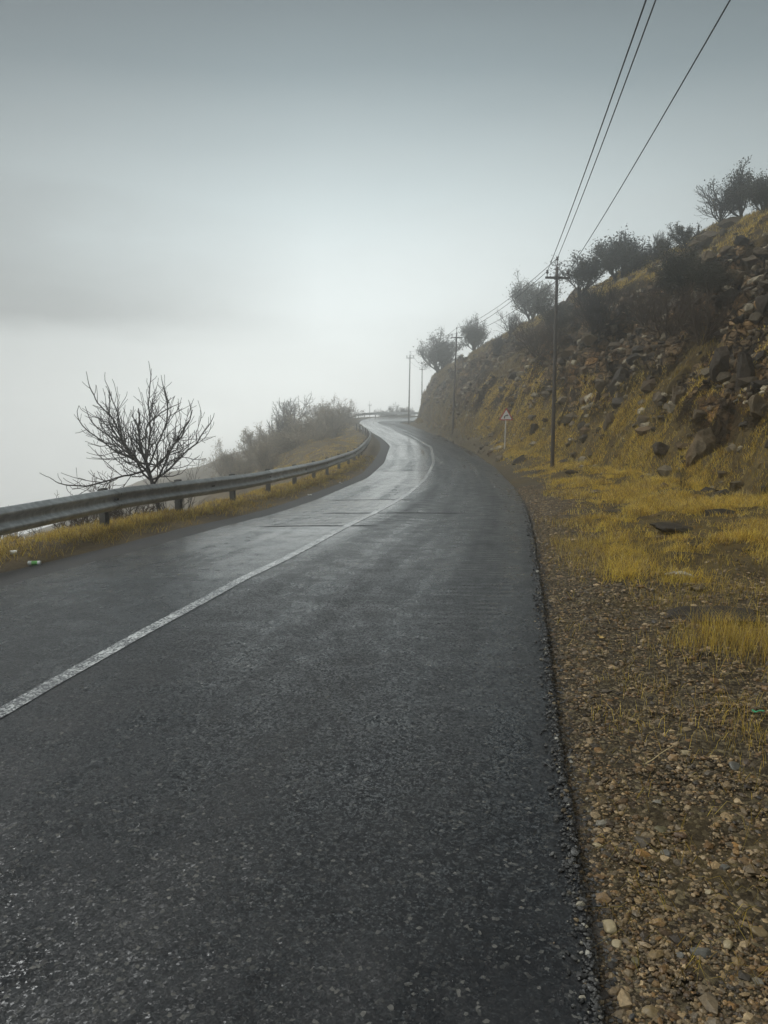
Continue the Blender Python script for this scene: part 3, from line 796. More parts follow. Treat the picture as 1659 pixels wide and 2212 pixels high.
OAK = dict(L=.6, r=.075, levels=4, seg=.15, wander=[.06, .1, .15, .18, .2], up=[.3, .75, .55, .4, .3], taper=.7, rmin=.006, kids=[(6, 7), (5, 6), (3, 5), (2, 3)], t0=[.3, .18, .15, .2], ang=[(8, 68), (25, 55), (28, 60), (30, 65)], ratio=[(1.5, 2.1), (.36, .6), (.45, .65), (.4, .6)], rr=.62, short=.2)
BUSH = dict(L=1.3, r=.035, levels=3, seg=.14, wander=[.12, .16, .2, .2], up=[.25, .3, .2, .1], taper=.55, rmin=.005, kids=[(5, 7), (4, 6), (3, 5)], t0=[.15, .15, .15], ang=[(25, 60), (30, 65), (30, 70)], ratio=[(.45, .8), (.4, .7), (.35, .6)], rr=.6, stems=7, spread=.75, trunk_lvl=0)
FIG = dict(L=1.35, r=.045, levels=3, seg=.075, wander=[.06, .095, .13, .17], up=[.1, .6, .5, .4], taper=.68, rmin=.0042, kids=[(13, 13), (10, 12), (4, 5)], t0=[.6, .12, .15], ang=[(15, 98), (26, 62), (28, 62)], ratio=[(.68, .98), (.28, .52), (.28, .5)], rr=.57, lean=.12, short=.05)
SAPL = dict(L=.7, r=.014, levels=3, seg=.08, wander=[.08, .14, .18, .2], up=[.3, .5, .4, .3], taper=.55, rmin=.003, kids=[(4, 5), (3, 4), (2, 3)], t0=[.2, .2, .2], ang=[(25, 50), (30, 55), (30, 60)], ratio=[(.6, .9), (.45, .7), (.4, .6)], rr=.6, stems=3, spread=.5)
SHOOT = dict(L=1.0, r=.014, levels=2, seg=.1, wander=[.05, .09, .12], up=[.25, .3, .3], taper=.5, rmin=.0045, kids=[(5, 7), (2, 4)], t0=[.25, .2], ang=[(20, 42), (25, 50)], ratio=[(.35, .6), (.35, .55)], rr=.6, stems=5, spread=.65)

OAKM = dict(OAK, stems=3, spread=.34, r=.055, L=.65, kids=[(4, 5), (5, 6), (3, 4), (2, 3)], ratio=[(1.1, 1.7), (.36, .6), (.45, .65), (.4, .6)], t0=[.12, .15, .15, .2])
T_LEAF = [tree_proto(OAK, 100, (5, .045, .09, M_LEAFD)), tree_proto(OAKM, 101, (4, .042, .09, M_LEAFD)), tree_proto(OAKM, 102, (5, .045, .09, M_LEAFD)), tree_proto(dict(OAKM, stems=2), 104, (4, .045, .1, M_LEAFD)), tree_proto(OAKM, 107, (3, .04, .09, M_LEAFO)), tree_proto(dict(OAKM, stems=4, spread=.45), 109, (3, .04, .09, M_LEAFD))]
T_BARE = [tree_proto(dict(OAKM if i else OAK, r=.045, rmin=.0045), 120 + i) for i in range(3)]
T_FEW = [tree_proto(OAK, 140 + i, (3, .05, .06, M_LEAFO)) for i in range(2)]
T_BUSH = [tree_proto(BUSH, 160 + i, None, M_BARKB) for i in range(3)]
T_BUSHL = [tree_proto(BUSH, 170 + i, (6, .045, .07, M_LEAFD)) for i in range(3)]
M_BARKT = mat_simple('bark_pale', (.12, .1, .075), .85, 0, 30, .4, .3, .006, .2)  # brown bark lightened, fog veil put into the thicket's colour
M_LEAFT = mat_simple('leaf_tan', (.26, .21, .14), .85, 0, 8, .5, 0, 0, .2)  # dry tan foliage, lightened further so the thicket looks more fogged
T_BUSHT = [tree_proto(BUSH, 180 + i, (5, .04, .07, M_LEAFT), M_BARKT) for i in range(3)]
T_FIG = tree_proto(FIG, 226)
T_SAPL = tree_proto(SAPL, 210)
T_SHOOT = [tree_proto(SHOOT, 220 + i) for i in range(3)]

def plant_px(name, proto, u, v, vtop, wpx, label, cat, group=None, fn=None, Y=None, rz=None, sink=.1, lean=0., y0=3.):
    if Y is None: b = hit(u, v, fn, y0)
    else:
        b = at(u, v, Y); b[2] = float((fn or hillz)(np.array([b[0]]), np.array([Y]))[0])
    top = at(u, vtop, b[1])[2]; h = max(.3, top - b[2]); w = wpx / FPX * b[1]
    b = b - [0, 0, sink]
    return plant(name, proto, b, h + sink, w, label, cat, group, random.uniform(0, 6.28) if rz is None else rz, lean)

GT = 'small trees along the hillside'
for (kind, u, v, vt, w, lab) in (
    (T_LEAF[0], 1604, 463, 370, 92, 'spreading dark oak on the rock ledge at the top right skyline'),
    (T_LEAF[1], 1652, 455, 380, 70, 'dense dark tree cut by the right frame edge on the skyline'),
    (T_BARE[0], 1556, 492, 412, 92, 'bare forked tree on the flat ledge left of the spreading oak'),
    (T_BARE[1], 1414, 571, 510, 46, 'thin bare tree on the skyline left of the olive shrub'),
    (T_FEW[0], 1441, 556, 516, 30, 'tiny sparse tree between the thin bare tree and the olive tree'),
    (T_FEW[1], 1482, 540, 488, 60, 'olive leaved tree on the skyline just below the rock ledges'),
    (T_LEAF[2], 1336, 604, 515, 98, 'round dense dark tree standing alone on the middle skyline'),
    (T_LEAF[3], 1252, 652, 561, 96, 'wide leafy tree just right of the tallest utility pole'),
    (T_LEAF[4], 1149, 692, 608, 92, 'leafy tree on the skyline just left of the tallest utility pole'),
    (T_BARE[2], 1287, 738, 632, 92, 'bare brown tree on the open slope right of the nearest utility pole'),
    (T_FEW[0], 1447, 640, 548, 84, 'sparse tree rising out of the large brown thicket'),
    (T_LEAF[5], 950, 790, 725, 72, 'hazy rounded tree at the far left end of the hill crest'),
    (T_LEAF[5], 1027, 754, 693, 50, 'narrow hazy tree second from the left end of the hill crest'),
    (T_BARE[0], 1098, 738, 681, 58, 'leaning bare tree third from the left end of the hill crest'),
    (T_BARE[1], 1072, 766, 727, 34, 'small bare tree on the grass slope below the leaning tree'),
):
    plant_px('tree', kind, u, v, vt - .12 * (v - vt), w * 1.05, lab, 'tree', GT)
GS = 'shrubs on the hillside'
for (kind, u, v, vt, w, lab) in (
    (T_BUSH[0], 1160, 765, 690, 84, 'dark twiggy shrub on the slope left of the nearest utility pole'),
    (T_BUSH[1], 1440, 745, 640, 120, 'large brown twiggy thicket in the middle of the rocky slope'),
    (T_BUSH[2], 1515, 740, 628, 110, 'dark thicket on the rock face right of the large brown thicket'),
    (T_BUSH[0], 1395, 700, 625, 84, 'brown shrub left of the large thicket, above the crags'),
    (T_BUSHL[0], 1480, 650, 560, 92, 'dark leafy shrub below the olive tree'),
    (T_BUSHL[1], 1190, 730, 660, 60, 'leafy shrub behind the shaft of the nearest utility pole'),
    (T_BUSH[1], 1215, 770, 720, 60, 'low brown shrub at the foot of the slope shrubs right of the pole shaft'),
    (T_BUSH[2], 1330, 670, 625, 66, 'brown shrub under the round dense tree'),
    (T_BUSHL[2], 1535, 640, 575, 66, 'dark bush at the foot of the golden slope'),
    (T_BUSH[0], 1570, 905, 860, 60, 'low brown shrub among the lower rocks at the right'),
):
    plant_px('shrub', kind, u, v, vt - .22 * (v - vt), w * 1.22, lab, 'shrub', GS)
plant_px('sapling', T_SAPL, 1473, 1056, 1012, 46, 'small bare sapling in the golden grass at the foot of the rocks', 'sapling', None, sink=.02)

# valley side
plant_px('bare_tree', T_FIG, 356, 1112, 822, 255, 'leafless dark tree with upswept branches behind the guardrail', 'tree', None, leftz, 17., rz=3.14, lean=0.)
GV_ = 'bare shrubs behind the guardrail'
for (kind, u, v, vt, w, Y, lab) in (
    (T_BUSH[0], 185, 1150, 1030, 150, 15.2, 'low bare shrub leaning left behind the guardrail, left of the tree'),
    (T_BUSH[1], 275, 1150, 1060, 130, 16., 'tangled bare shrub seen under the rail beside the first tall post'),
    (T_SHOOT[1], 385, 1112, 1000, 110, 18.2, 'thin upright bare shoots right of the dark trunk'),
    (T_BUSH[2], 25, 1165, 1112, 110, 14.0, 'low wispy bare shrub below the rail at the left frame edge'),
    (T_SHOOT[1], 110, 1170, 1105, 80, 13.6, 'thin dry weed stems under the rail left of the first post'),
):
    plant_px('shrub', kind, u, v, vt, w, lab, 'shrub', GV_, leftz, Y, rz=random.uniform(-.4, .4))
GF = 'fog veiled bushes beyond the guardrail'
for (kind, nm, u, v, vt, w, Y, lab) in (
    (T_BARE[0], 'tree', 638, 915, 860, 66, 72, 'pale bare tree on top of the foggy bushes left of the road'),
    (T_BUSHT[0], 'shrub', 700, 912, 866, 66, 76, 'foggy round bush right of the pale bare tree'),
    (T_BUSHT[1], 'shrub', 738, 905, 872, 50, 82, 'foggy bush at the right end of the thicket beside the curve'),
    (T_BARE[1], 'tree', 600, 945, 902, 52, 66, 'faint thin bare tree sticking out left of the pale bare tree'),
    (T_BUSHT[2], 'shrub', 560, 985, 928, 74, 60, 'foggy dense bush forming the left shoulder of the thicket'),
    (T_BUSHT[0], 'shrub', 610, 960, 915, 90, 66, 'foggy bush below the faint thin bare tree'),
    (T_BUSHT[1], 'shrub', 665, 945, 890, 96, 66, 'wide foggy bush in the middle of the thicket'),
    (T_BUSHT[2], 'shrub', 715, 930, 884, 80, 70, 'foggy bush above the yellow grass near the rail curve'),
    (T_BUSHT[1], 'shrub', 505, 1010, 962, 70, 58, 'almost vanished bush at the far left end of the thicket'),
    (T_BUSHT[0], 'shrub', 640, 985, 930, 90, 56, 'foggy bush low on the slope above the guardrail'),
    (T_BUSHT[2], 'shrub', 580, 1005, 955, 80, 54, 'lowest foggy bush left of the guardrail bend'),
):
    plant_px(nm, kind, u, v, vt - 4, w * 1.4, lab, nm, GF, leftz, Y * (1.12 if Y <= 66 else 1.15), sink=.5)
for (kind, u, v, vt, w, lab) in ((T_BUSHL[0], 836, 893, 875, 42, 'faint bush behind the far guardrail, nearer the middle'), (T_BUSHL[2], 878, 893, 880, 44, 'faint low bush behind the far guardrail beside the cliff end')):
    plant_px('shrub', kind, u, v, vt, w, lab, 'shrub', 'faint bushes behind the far guardrail', leftz, 134, sink=.6)

# ------------------------------------------------------------------ rocks
def rock_mesh(name, seed, mat, sub=3, ang=.5):
    R = np.random.default_rng(seed); v, f = (IV3, IF3) if sub == 2 else (IV4, IF4)
    v = v.copy()
    for _ in range(15):                       # planar chips
        n = norm(R.normal(0, 1, 3)); d = R.uniform(.42, .85)
        k = v @ n; over = np.maximum(k - d, 0); v -= np.outer(over * .92, n)
    s = seed % 7
    v *= (1 + .09 * fbm(v[:, 0] * 2.1 + s, v[:, 1] * 2.1 + v[:, 2] * 1.7, 3, seed % 50))[:, None]
    v /= np.abs(v).max(0)
    me_o = mk(name, v, None, f, mat, smooth=False)
    return me_o
def rock(name, u, v, wpx, hpx, label, cat, group, mat=M_ROCK, seed=1, dep=1., rz=None, fn=None, tilt=0., sink=.35):
    b = hit(u, v + hpx * .4, fn)
    w = wpx / FPX * b[1]; h = hpx / FPX * b[1] * 1.25
    key = (seed, mat.name)
    if key not in ROCKLIB: o = rock_mesh(name, seed, mat); ROCKLIB[key] = o
    else: o = ROCKLIB[key].copy(); COL.objects.link(o); o.name = name
    o.scale = (w * .62, w * .6 * dep, h * .56)
    o.location = (b[0], b[1] + .1 * w, b[2] + h * (.5 - sink) * .6)
    o.rotation_euler = (random.uniform(-.12, .12), tilt, random.uniform(-.5, .5) if rz is None else rz)
    return tag(o, label, cat, group)
GR = 'rocks on the hillside'
for i, (u, v, w, h, tilt, lab) in enumerate((
    (1594, 1049, 42, 24, -.2, 'angular pale grey boulder in the golden grass near the right frame edge'),
    (1522, 955, 58, 74, .1, 'largest grey rock face low on the slope above the sapling'),
    (1434, 968, 36, 26, .0, 'dark boulder in grass left of the largest grey rock face'),
    (1653, 1056, 20, 22, .0, 'dark rock cut by the right frame edge beside the pale boulder'),
    (1509, 899, 30, 26, .1, 'rounded grey rock sitting above the largest grey rock face'),
    (1342, 808, 38, 58, .0, 'tall squared dark block in the middle of the crag'),
    (1424, 857, 28, 28, .0, 'blocky grey rock right of the tall squared block'),
    (1463, 853, 30, 46, .1, 'upright narrow slab right of the blocky grey rock'),
    (1261, 868, 22, 18, .2, 'small pale rock low on the crag right of the pole shaft'),
    (1153, 925, 24, 28, .0, 'dark rounded rock at the slope foot between sign and nearest pole'),
    (1319, 906, 26, 36, .0, 'upright brown rock at the bottom of the crag'),
    (1342, 856, 20, 20, .0, 'small block directly under the tall squared block'),
    (1329, 702, 40, 24, -.5, 'slanted flat slab right of the bare brown tree'),
    (1270, 752, 32, 22, .2, 'grey rock under the bare brown tree trunk'),
    (1532, 509, 52, 28, .0, 'broad flat ledge under the bare forked tree'),
    (1587, 476, 64, 26, .05, 'overhanging flat ledge under the spreading oak'),
    (1627, 581, 38, 19, -.1, 'lone low boulder on the golden upper slope'),
    (1591, 617, 40, 30, .2, 'jagged boulder at the lower edge of the golden slope'),
    (1529, 576, 28, 20, .0, 'rounded rock left of the golden slope'),
    (1574, 537, 32, 15, -.2, 'low flat rock just below the upper ledges'),
    (1648, 542, 30, 16, .0, 'flat rock by the right frame edge on the golden slope'),
    (1650, 648, 36, 36, .0, 'big dark rock at the right frame edge below the golden slope'),
    (1551, 662, 40, 24, .1, 'wide rock topping the dark cliff'),
    (1500, 530, 24, 16, .0, 'small rock at the left end of the upper ledges'),
    (1238, 915, 16, 14, .0, 'small rock in grass right of the nearest pole shaft'),
    (1561, 1023, 22, 14, .1, 'half buried stone left of the pale grey boulder'),
    (1260, 800, 18, 20, .0, 'knobby rock halfway up the crag near the pole'),
    (1607, 800, 36, 86, .0, 'tall dark rock column on the right cliff'),
    (1560, 790, 40, 60, .0, 'dark cliff block left of the tall rock column'),
    (1645, 870, 40, 44, .0, 'brown block low on the right cliff at the frame edge'),
    (1390, 905, 34, 24, .2, 'grey wedge of rock at the slope foot below the blocky rock'),
    (1295, 845, 22, 26, .0, 'pale corner of rock left of the tall squared block'),
    (1375, 770, 34, 26, .2, 'dark ledge under the large brown thicket'),
    (1105, 800, 20, 12, .3, 'small pale slab on the hazy slope left of the nearest pole'),
    (1085, 845, 16, 12, .0, 'hazy grey stone above the triangular road sign'),
    (1035, 850, 16, 10, .2, 'hazy stone halfway along the distant slope'),
)):
    rock('rock', u, v, w, h, lab, 'rock', GR, M_ROCKD if 'dark' in lab else M_ROCK, 1 + i % 9, random.uniform(.7, 1.1), None, None, tilt)
GVR = 'rocks and lumps on the grassy verge'
for i, (u, v, w, h, m, lab) in enumerate((
    (1172, 1018, 50, 9, 1, 'flat black lump at the gravel edge in front of the nearest pole'),
    (1239, 1018, 28, 12, 1, 'small dark mound just right of the nearest pole foot'),
    (1293, 1061, 34, 14, 0, 'half buried brown rock in the golden grass'),
    (1246, 1072, 15, 10, 0, 'small round stone at the edge of gravel and grass'),
    (1305, 1083, 14, 8, 1, 'tiny dark stone below the half buried brown rock'),
    (1346, 1103, 66, 9, 1, 'long low dark ridge of stones in the grass'),
    (1460, 1136, 92, 24, 1, 'broad dark stony mound in the golden grass'),
    (1427, 1159, 18, 8, 0, 'flat stone below the broad dark mound'),
    (1496, 1178, 20, 12, 1, 'dark stone on bare ground right of the grass patch'),
    (1406, 1227, 26, 13, 0, 'brown stone at the lower end of the golden grass'),
    (1435, 1230, 16, 14, 1, 'dark stone touching the white pitted slab'),
    (1516, 1268, 44, 20, 0, 'tilted grey slab below the white pitted slab'),
    (1627, 1188, 32, 9, 1, 'flat dark stone near the right frame edge'),
    (1560, 1330, 180, 26, 1, 'dark heap of stony earth behind the grass clump at the right'),
)):
    rock('verge_rock', u, v, w, h, lab, 'rock', GVR, M_ROCKD if m else M_ROCK, 11 + i % 5, .8, None, None, random.uniform(-.1, .1), .42)
M_SLAB = make_rockmat('pale_concrete', (.42, .42, .4))
rock('pale_slab', 1473, 1243, 72, 13, 'white pitted slab lying flat on the stony ground', 'slab', None, M_SLAB, 17, .7, 0., None, 0., .4)
# notable pebbles near the camera
PEB = {}
def pebble(u, v, w, h, c, lab, seed):
    b = hit(u, v, None, 1.2)
    ww = w / FPX * b[1] * 1.02; hh = h / FPX * b[1]
    key = c
    if key not in PEB:
        m = mat_simple('pebble', c, .5, 0, 60, .3, .5, .003, .4); PEB[key] = m
    R = np.random.default_rng(seed); v_ = IV3.copy()
    for _ in range(11):
        n = norm(R.normal(0, 1, 3)); d = R.uniform(.45, .85); k = v_ @ n; v_ -= np.outer(np.maximum(k - d, 0) * .92, n)
    v_ *= (1 + .08 * fbm(v_[:, 0] * 1.5 + seed, v_[:, 1] * 1.5 + v_[:, 2], 2, seed % 40))[:, None]; v_ /= np.abs(v_).max(0)
    o = mk('stone', v_ * [ww * .5, max(hh * .72, ww * .3), max(hh, .3 * ww) * .38], None, IF3, PEB[key])
    o.location = (b[0], b[1], b[2] + hh * .05); o.rotation_euler = (0, random.uniform(-.1, .1), random.uniform(-.35, .35))
    tag(o, lab, 'stone', 'larger stones in the gravel')
GREY, LG, TAN, OR, CRM, OLV, BRN = (.085, .08, .066), (.14, .125, .095), (.16, .115, .055), (.24, .125, .035), (.25, .20, .115), (.09, .075, .035), (.085, .05, .027)
for i, (u, v, w, h, c, lab) in enumerate((
    (1311, 1789, 55, 17, LG, 'long flat grey stone by the asphalt edge'),
    (1387, 1846, 40, 22, OR, 'orange yellow stone in the middle of the gravel'),
    (1436, 1858, 25, 20, GREY, 'blue grey stone right of the orange yellow stone'),
    (1316, 2007, 38, 34, CRM, 'large pale stone near the asphalt edge low in the picture'),
    (1516, 2061, 50, 30, GREY, 'broad smooth grey stone low in the gravel'),
    (1472, 1815, 38, 21, BRN, 'reddish brown stone above the blue grey stone'),
    (1431, 1801, 40, 21, OLV, 'olive stone left of the reddish brown stone'),
    (1431, 1722, 22, 18, TAN, 'upper tan stone in the middle of the gravel'),
    (1422, 1741, 28, 14, LG, 'pale grey stone touching the upper tan stone'),
    (1479, 1628, 24, 16, CRM, 'squarish cream stone near the dry twig'),
    (1561, 1612, 27, 18, LG, 'pale grey stone right of the squarish cream stone'),
    (1484, 1583, 25, 19, TAN, 'rounded tan stone above the squarish cream stone'),
    (1588, 1663, 29, 27, GREY, 'pointed grey stone beside dry grass at the right'),
    (1406, 2196, 46, 28, TAN, 'large yellowish stone at the bottom edge of the picture'),
    (1635, 2019, 48, 30, TAN, 'large tan stone cut close to the right frame edge'),
    (1573, 2044, 25, 25, CRM, 'cream stone left of the large tan stone'),
    (1588, 1836, 22, 14, OR, 'small orange stone towards the right frame edge'),
    (1235, 1644, 21, 10, CRM, 'small cream stone beside the asphalt edge'),
    (1290, 1831, 28, 17, CRM, 'wedge shaped cream stone below the long flat grey stone'),
    (1297, 1710, 17, 20, TAN, 'upright tan stone above the long flat grey stone'),
    (1566, 1888, 25, 16, GREY, 'oval grey stone under the small orange stone'),
    (1531, 1936, 26, 16, CRM, 'angular cream stone right of the middle of the gravel'),
    (1467, 2073, 23, 20, GREY, 'round grey stone left of the broad smooth grey stone'),
    (1334, 2058, 29, 21, CRM, 'thin cream stone below the large pale stone'),
    (1576, 1995, 27, 15, LG, 'pale grey stone above the cream stone'),
    (1635, 2132, 29, 20, LG, 'pale stone near the lower right corner'),
    (1375, 2085, 24, 22, OLV, 'olive stone right of the thin cream stone'),
)):
    pebble(u, v, w, h, c, lab, 300 + i)

# ------------------------------------------------------------------ guardrail
def build_guardrail(name, line, post_s, label, top=.7, joint=4.3, x_off=.12, start=0.):
    """line: plan polyline of the posts; W-beam runs on the road side"""
    P = np.array(line, float)
    for _ in range(3):
        q = np.empty((2 * len(P) - 2, 2)); q[0::2] = .75 * P[:-1] + .25 * P[1:]; q[1::2] = .25 * P[:-1] + .75 * P[1:]
        P = np.vstack([P[:1], q, P[-1:]])
    s = np.concatenate([[0], np.cumsum(np.linalg.norm(np.diff(P, axis=0), axis=1))])
    def pt(t): return np.array([np.interp(t, s, P[:, 0]), np.interp(t, s, P[:, 1])])
    def tn(t): d = pt(t + .3) - pt(t - .3); return d / np.linalg.norm(d)
    def zb(t): return float(zr(min(pt(t)[1], 125.)))
    ctr = pt(s[-1] * .3); root = empty(name, (ctr[0], ctr[1], zb(s[-1] * .3)))
    off = np.array([ctr[0], ctr[1], zb(s[-1] * .3)])
    prof = np.array([(0, .155), (.012, .15), (.02, .135), (.078, .105), (.085, .085), (.078, .062), (.02, .03), (.012, .0), (.02, -.03), (.078, -.062), (.085, -.085), (.078, -.105), (.02, -.135), (.012, -.15), (0, -.155)])
    prof = prof * [1.1, 1.22]; full = np.vstack([prof, prof[::-1] - [.006, 0]]); k = len(full)
    a = start; seg = 0
    while a < s[-1] - .5:
        b = min(a + joint, s[-1]); ts = np.linspace(a, b + (.18 if b < s[-1] else 0), 12); V = []
        for t in ts:
            c = pt(t); d = tn(t); n = np.array([d[1], -d[0]])
            e = .004 if t > b else 0.
            for (dx, dz) in full:
                q = c + n * (x_off + dx - e + (.014 if t < a + .16 else 0)); V.append((q[0] - off[0], q[1] - off[1], zb(t) + top - .175 + dz - off[2]))
        i = np.arange(len(ts) - 1)[:, None] * k; j = np.arange(k)[None]; j2 = (j + 1) % k
        Q = np.stack([i + j, i + k + j, i + k + j2, i + j2], -1).reshape(-1, 4)
        r = mk('rail', V, Q, None, M_GALV, root, smooth=True)
        # bolts of the overlap joint
        if pt(a)[1] < 45:
            for dt in (.04, .12):
                for dz in (-.1, 0, .1):
                    t = a + dt; c = pt(t); d = tn(t); n = np.array([d[1], -d[0]])
                    q = c + n * (x_off + (.03 if dz == 0 else .088))
                    if 'bolt' not in ROCKLIB:
                        v, f = box_vq(0, 0, 0, .03, .03, .03); bo = mk('bolt', v, f, None, M_IRON, r, smooth=False); ROCKLIB['bolt'] = bo
                    else: bo = ROCKLIB['bolt'].copy(); COL.objects.link(bo); bo.parent = r
                    bo.location = (q[0] - off[0], q[1] - off[1], zb(t) + top - .175 + dz - off[2])
        a = b; seg += 1
    for t in post_s:
        c = pt(t); d = tn(t); z0 = zb(t); yaw = math.atan2(d[1], d[0])
        V, Q = join([box_vq(0, .0, .06, .15, .014, 1.42), box_vq(-.068, -.05, .06, .014, .1, 1.42), box_vq(.068, -.05, .06, .014, .1, 1.42), box_vq(0, -.085, .5, .09, .07, .3)])
        ca, sa = math.cos(yaw), math.sin(yaw)
        V = np.stack([V[:, 0] * ca - V[:, 1] * sa, V[:, 0] * sa + V[:, 1] * ca, V[:, 2]], -1)
        V = V * [1, 1, 1] + [c[0] - off[0], c[1] - off[1], z0 + top - .73 - off[2]]
        mk('post', V, Q, None, M_POST, root, smooth=False)
    tag(root, label, 'guardrail'); return root
gp = [unp(u, v, -.02) for u, v in ((210, 1149), (400, 1110), (518, 1087), (603, 1062), (664, 1046), (707, 1027), (733, 1017), (752, 1009), (766, 999), (777, 988), (791, 970), (797, 955), (793, 947), (784, 939), (772, 933), (762, 928))]
gp = [(-6.3, 3.), (-5.65, 6.8), (-5.2, 10.2)] + gp
gp = np.array(gp); o_ = np.argsort(gp[:, 1]); gp = gp[o_]
gx = np.interp(np.arange(gp[0, 1], gp[-1, 1], 1.5), gp[:, 1], gp[:, 0]); gy = np.arange(gp[0, 1], gp[-1, 1], 1.5)
kk = np.array([.1, .2, .4, .2, .1])
gxp = np.concatenate([gx[0] + (gx[1] - gx[0]) * np.arange(-2, 0), gx, gx[-1] + (gx[-1] - gx[-2]) * np.arange(1, 3)])
gx = np.convolve(gxp, kk, 'valid')
gx = np.minimum(gx, fSO(gy) - .38)
line = np.stack([gx, gy], -1)
sl = np.concatenate([[0], np.cumsum(np.linalg.norm(np.diff(line, axis=0), axis=1))])
s0 = np.interp(unp(210, 1149, -.02)[1], gy, sl)
posts = [s0 - 8, s0 - 4.3] + list(np.arange(s0, sl[-1], 3.0))
posts = [p for p in posts if p > 0.2]
build_guardrail('guardrail', line, posts, 'weathered grey steel guardrail along the valley edge of the road', start=(s0 + .2) % 4.3 )
fl = [(-4.2, 112), (-3.6, 119), (-1.5, 124.6), (2, 126.3), (10, 127), (30, 127.4)]
build_guardrail('guardrail', fl, list(np.arange(.5, 37, 4.)), 'far guardrail crossing the fog at the end of the road', top=.74, joint=8)
D.objects['guardrail.001']['group'] = 'guardrails'; D.objects['guardrail']['group'] = 'guardrails'

# ------------------------------------------------------------------ utility poles and wires
def lathe(prof, k=10):
    prof = np.array(prof, float); n = len(prof); a = np.arange(k) * 2 * math.pi / k
    V = np.stack([prof[:, 0:1] * np.cos(a), prof[:, 0:1] * np.sin(a), np.repeat(prof[:, 1:2], k, 1)], -1).reshape(-1, 3)
    i = np.arange(n - 1)[:, None] * k; j = np.arange(k)[None]; j2 = (j + 1) % k
    return V, np.stack([i + j, i + j2, i + k + j2, i + k + j], -1).reshape(-1, 4)
INS = [(.0, 0), (.012, 0), (.012, .1), (.03, .11), (.05, .14), (.045, .16), (.028, .17), (.042, .2), (.038, .225), (.02, .24), (0, .25)]
def pole(u, v, vtop, u_top, Y, label, arm=.5, yaw=0., base=None, rscale=1.):
    b = at(u, v, Y) if base is None else np.array(base, float)
    t = at(u_top, vtop, Y)           # tip of the top insulator
    H = t[2] - b[2] - .42
    root = empty('utility_pole', b)
    lean = t[0] - b[0]
    n = 8; zz = np.linspace(-.6, H, n)
    pts = np.stack([lean * zz / (H + .4), 0 * zz, zz], -1); rr = np.linspace(.088, .058, n) * rscale
    V, Q = tubes([(pts, rr)], 12); m = len(V); V = np.vstack([V, [[pts[-1][0], 0, H + .004]]])
    T = [(m - 12 + i, m - 12 + (i + 1) % 12, m) for i in range(12)]
    mk('pole', V, Q, T, M_WOOD, root)
    tx = lean * H / (H + .4)
    ends = {}
    za = H - .42
    ca, sa = math.cos(yaw), math.sin(yaw)
    V, Q = join([box_vq(0, -.09, za, 2 * arm, .075, .085), box_vq(0, -.01, za, .2, .1, .12)])
    V = np.stack([V[:, 0] * ca - V[:, 1] * sa + tx, V[:, 0] * sa + V[:, 1] * ca, V[:, 2]], -1)
    mk('crossarm', V, Q, None, M_WOOD, root, smooth=False)
    for key, lx, lz in (('l', -arm + .07, za + .04), ('r', arm - .07, za + .04), ('t', 0, H + .14)):
        V, Q = lathe(INS); ly = -.09 if key != 't' else 0.
        if key == 't':
            v2, q2 = lathe([(.016, -.4), (.016, .1)], 8); V, Q = join([(V, Q), (v2, q2)])
        p = np.array([lx * ca - ly * sa + tx, lx * sa + ly * ca, lz])
        mk('insulator', V * [1.25, 1.25, 1.05] + p, Q, None, M_CERA, root)
        ends[key] = b + p + [0, 0, .2]
    tag(root, label, 'utility pole', 'utility poles beside the road')
    return ends
P1 = pole(1193, 1006, 553, 1204, 31.8, 'nearest and tallest utility pole with crossarm at the foot of the hill', .49, .12)
P2 = pole(978, 932, 706, 987, 63.6, 'second utility pole along the road, beyond the triangular sign', .47, .1)
P3 = pole(883, 905, 758, 886, 95.4, 'third utility pole at the bend, standing clear against the fog', .47, .1)
P4 = pole(911, 893, 784.5, 912, 106, 'fourth utility pole half hidden behind the cliff end', .45, .4)
y5 = 150; b5 = at(798.5, 890, y5); b5[2] = float(leftz(np.array([b5[0]]), np.array([float(y5)]))[0])
P5 = pole(798, 890, 866.5, 798.5, y5, 'tiny faint utility pole beyond the far guardrail', .36, 0., base=b5, rscale=.9)
def wire(keyname, u0, zoff, label):
    pts = []
    # the near span comes from a pole behind the viewer
    d = ray(u0, 0); e1 = P1[keyname]
    Ym = (e1[2] - .12 - CAMH) / d[2] * d[1]; m = np.array([d[0] / d[1] * Ym, Ym, e1[2] - .12])
    e0 = e1 + (m - e1) * ((e1[1] + 5) / (e1[1] - Ym)); e0[2] = e1[2] + .05
    seq = [e0, e1, P2[keyname], P3[keyname], P4[keyname]]
    polys = []
    allp = []
    for a, b, sag in zip(seq[:-1], seq[1:], (.3, .42, .42, .35)):
        t = np.linspace(0, 1, 24)[:, None]; q = a + (b - a) * t; q[:, 2] -= (4 * sag * t * (1 - t))[:, 0]
        allp.append(q if not allp else q[1:])
    q = np.concatenate(allp)
    rad = np.interp(q[:, 1], [0, 30, 60, 100], [.0105, .012, .012, .012])
    V, Q = tubes([(q, rad)], 6)
    tag(mk('power_line', V, Q, None, M_WIRE), label, 'wire', 'overhead wires')
wire('l', 1387, 0, 'overhead wire on the left arm ends of the utility poles')
wire('t', 1408, 0, 'overhead wire on the top insulators of the utility poles')
wire('r', 1563, 0, 'overhead wire on the right arm ends, apart from the other two')

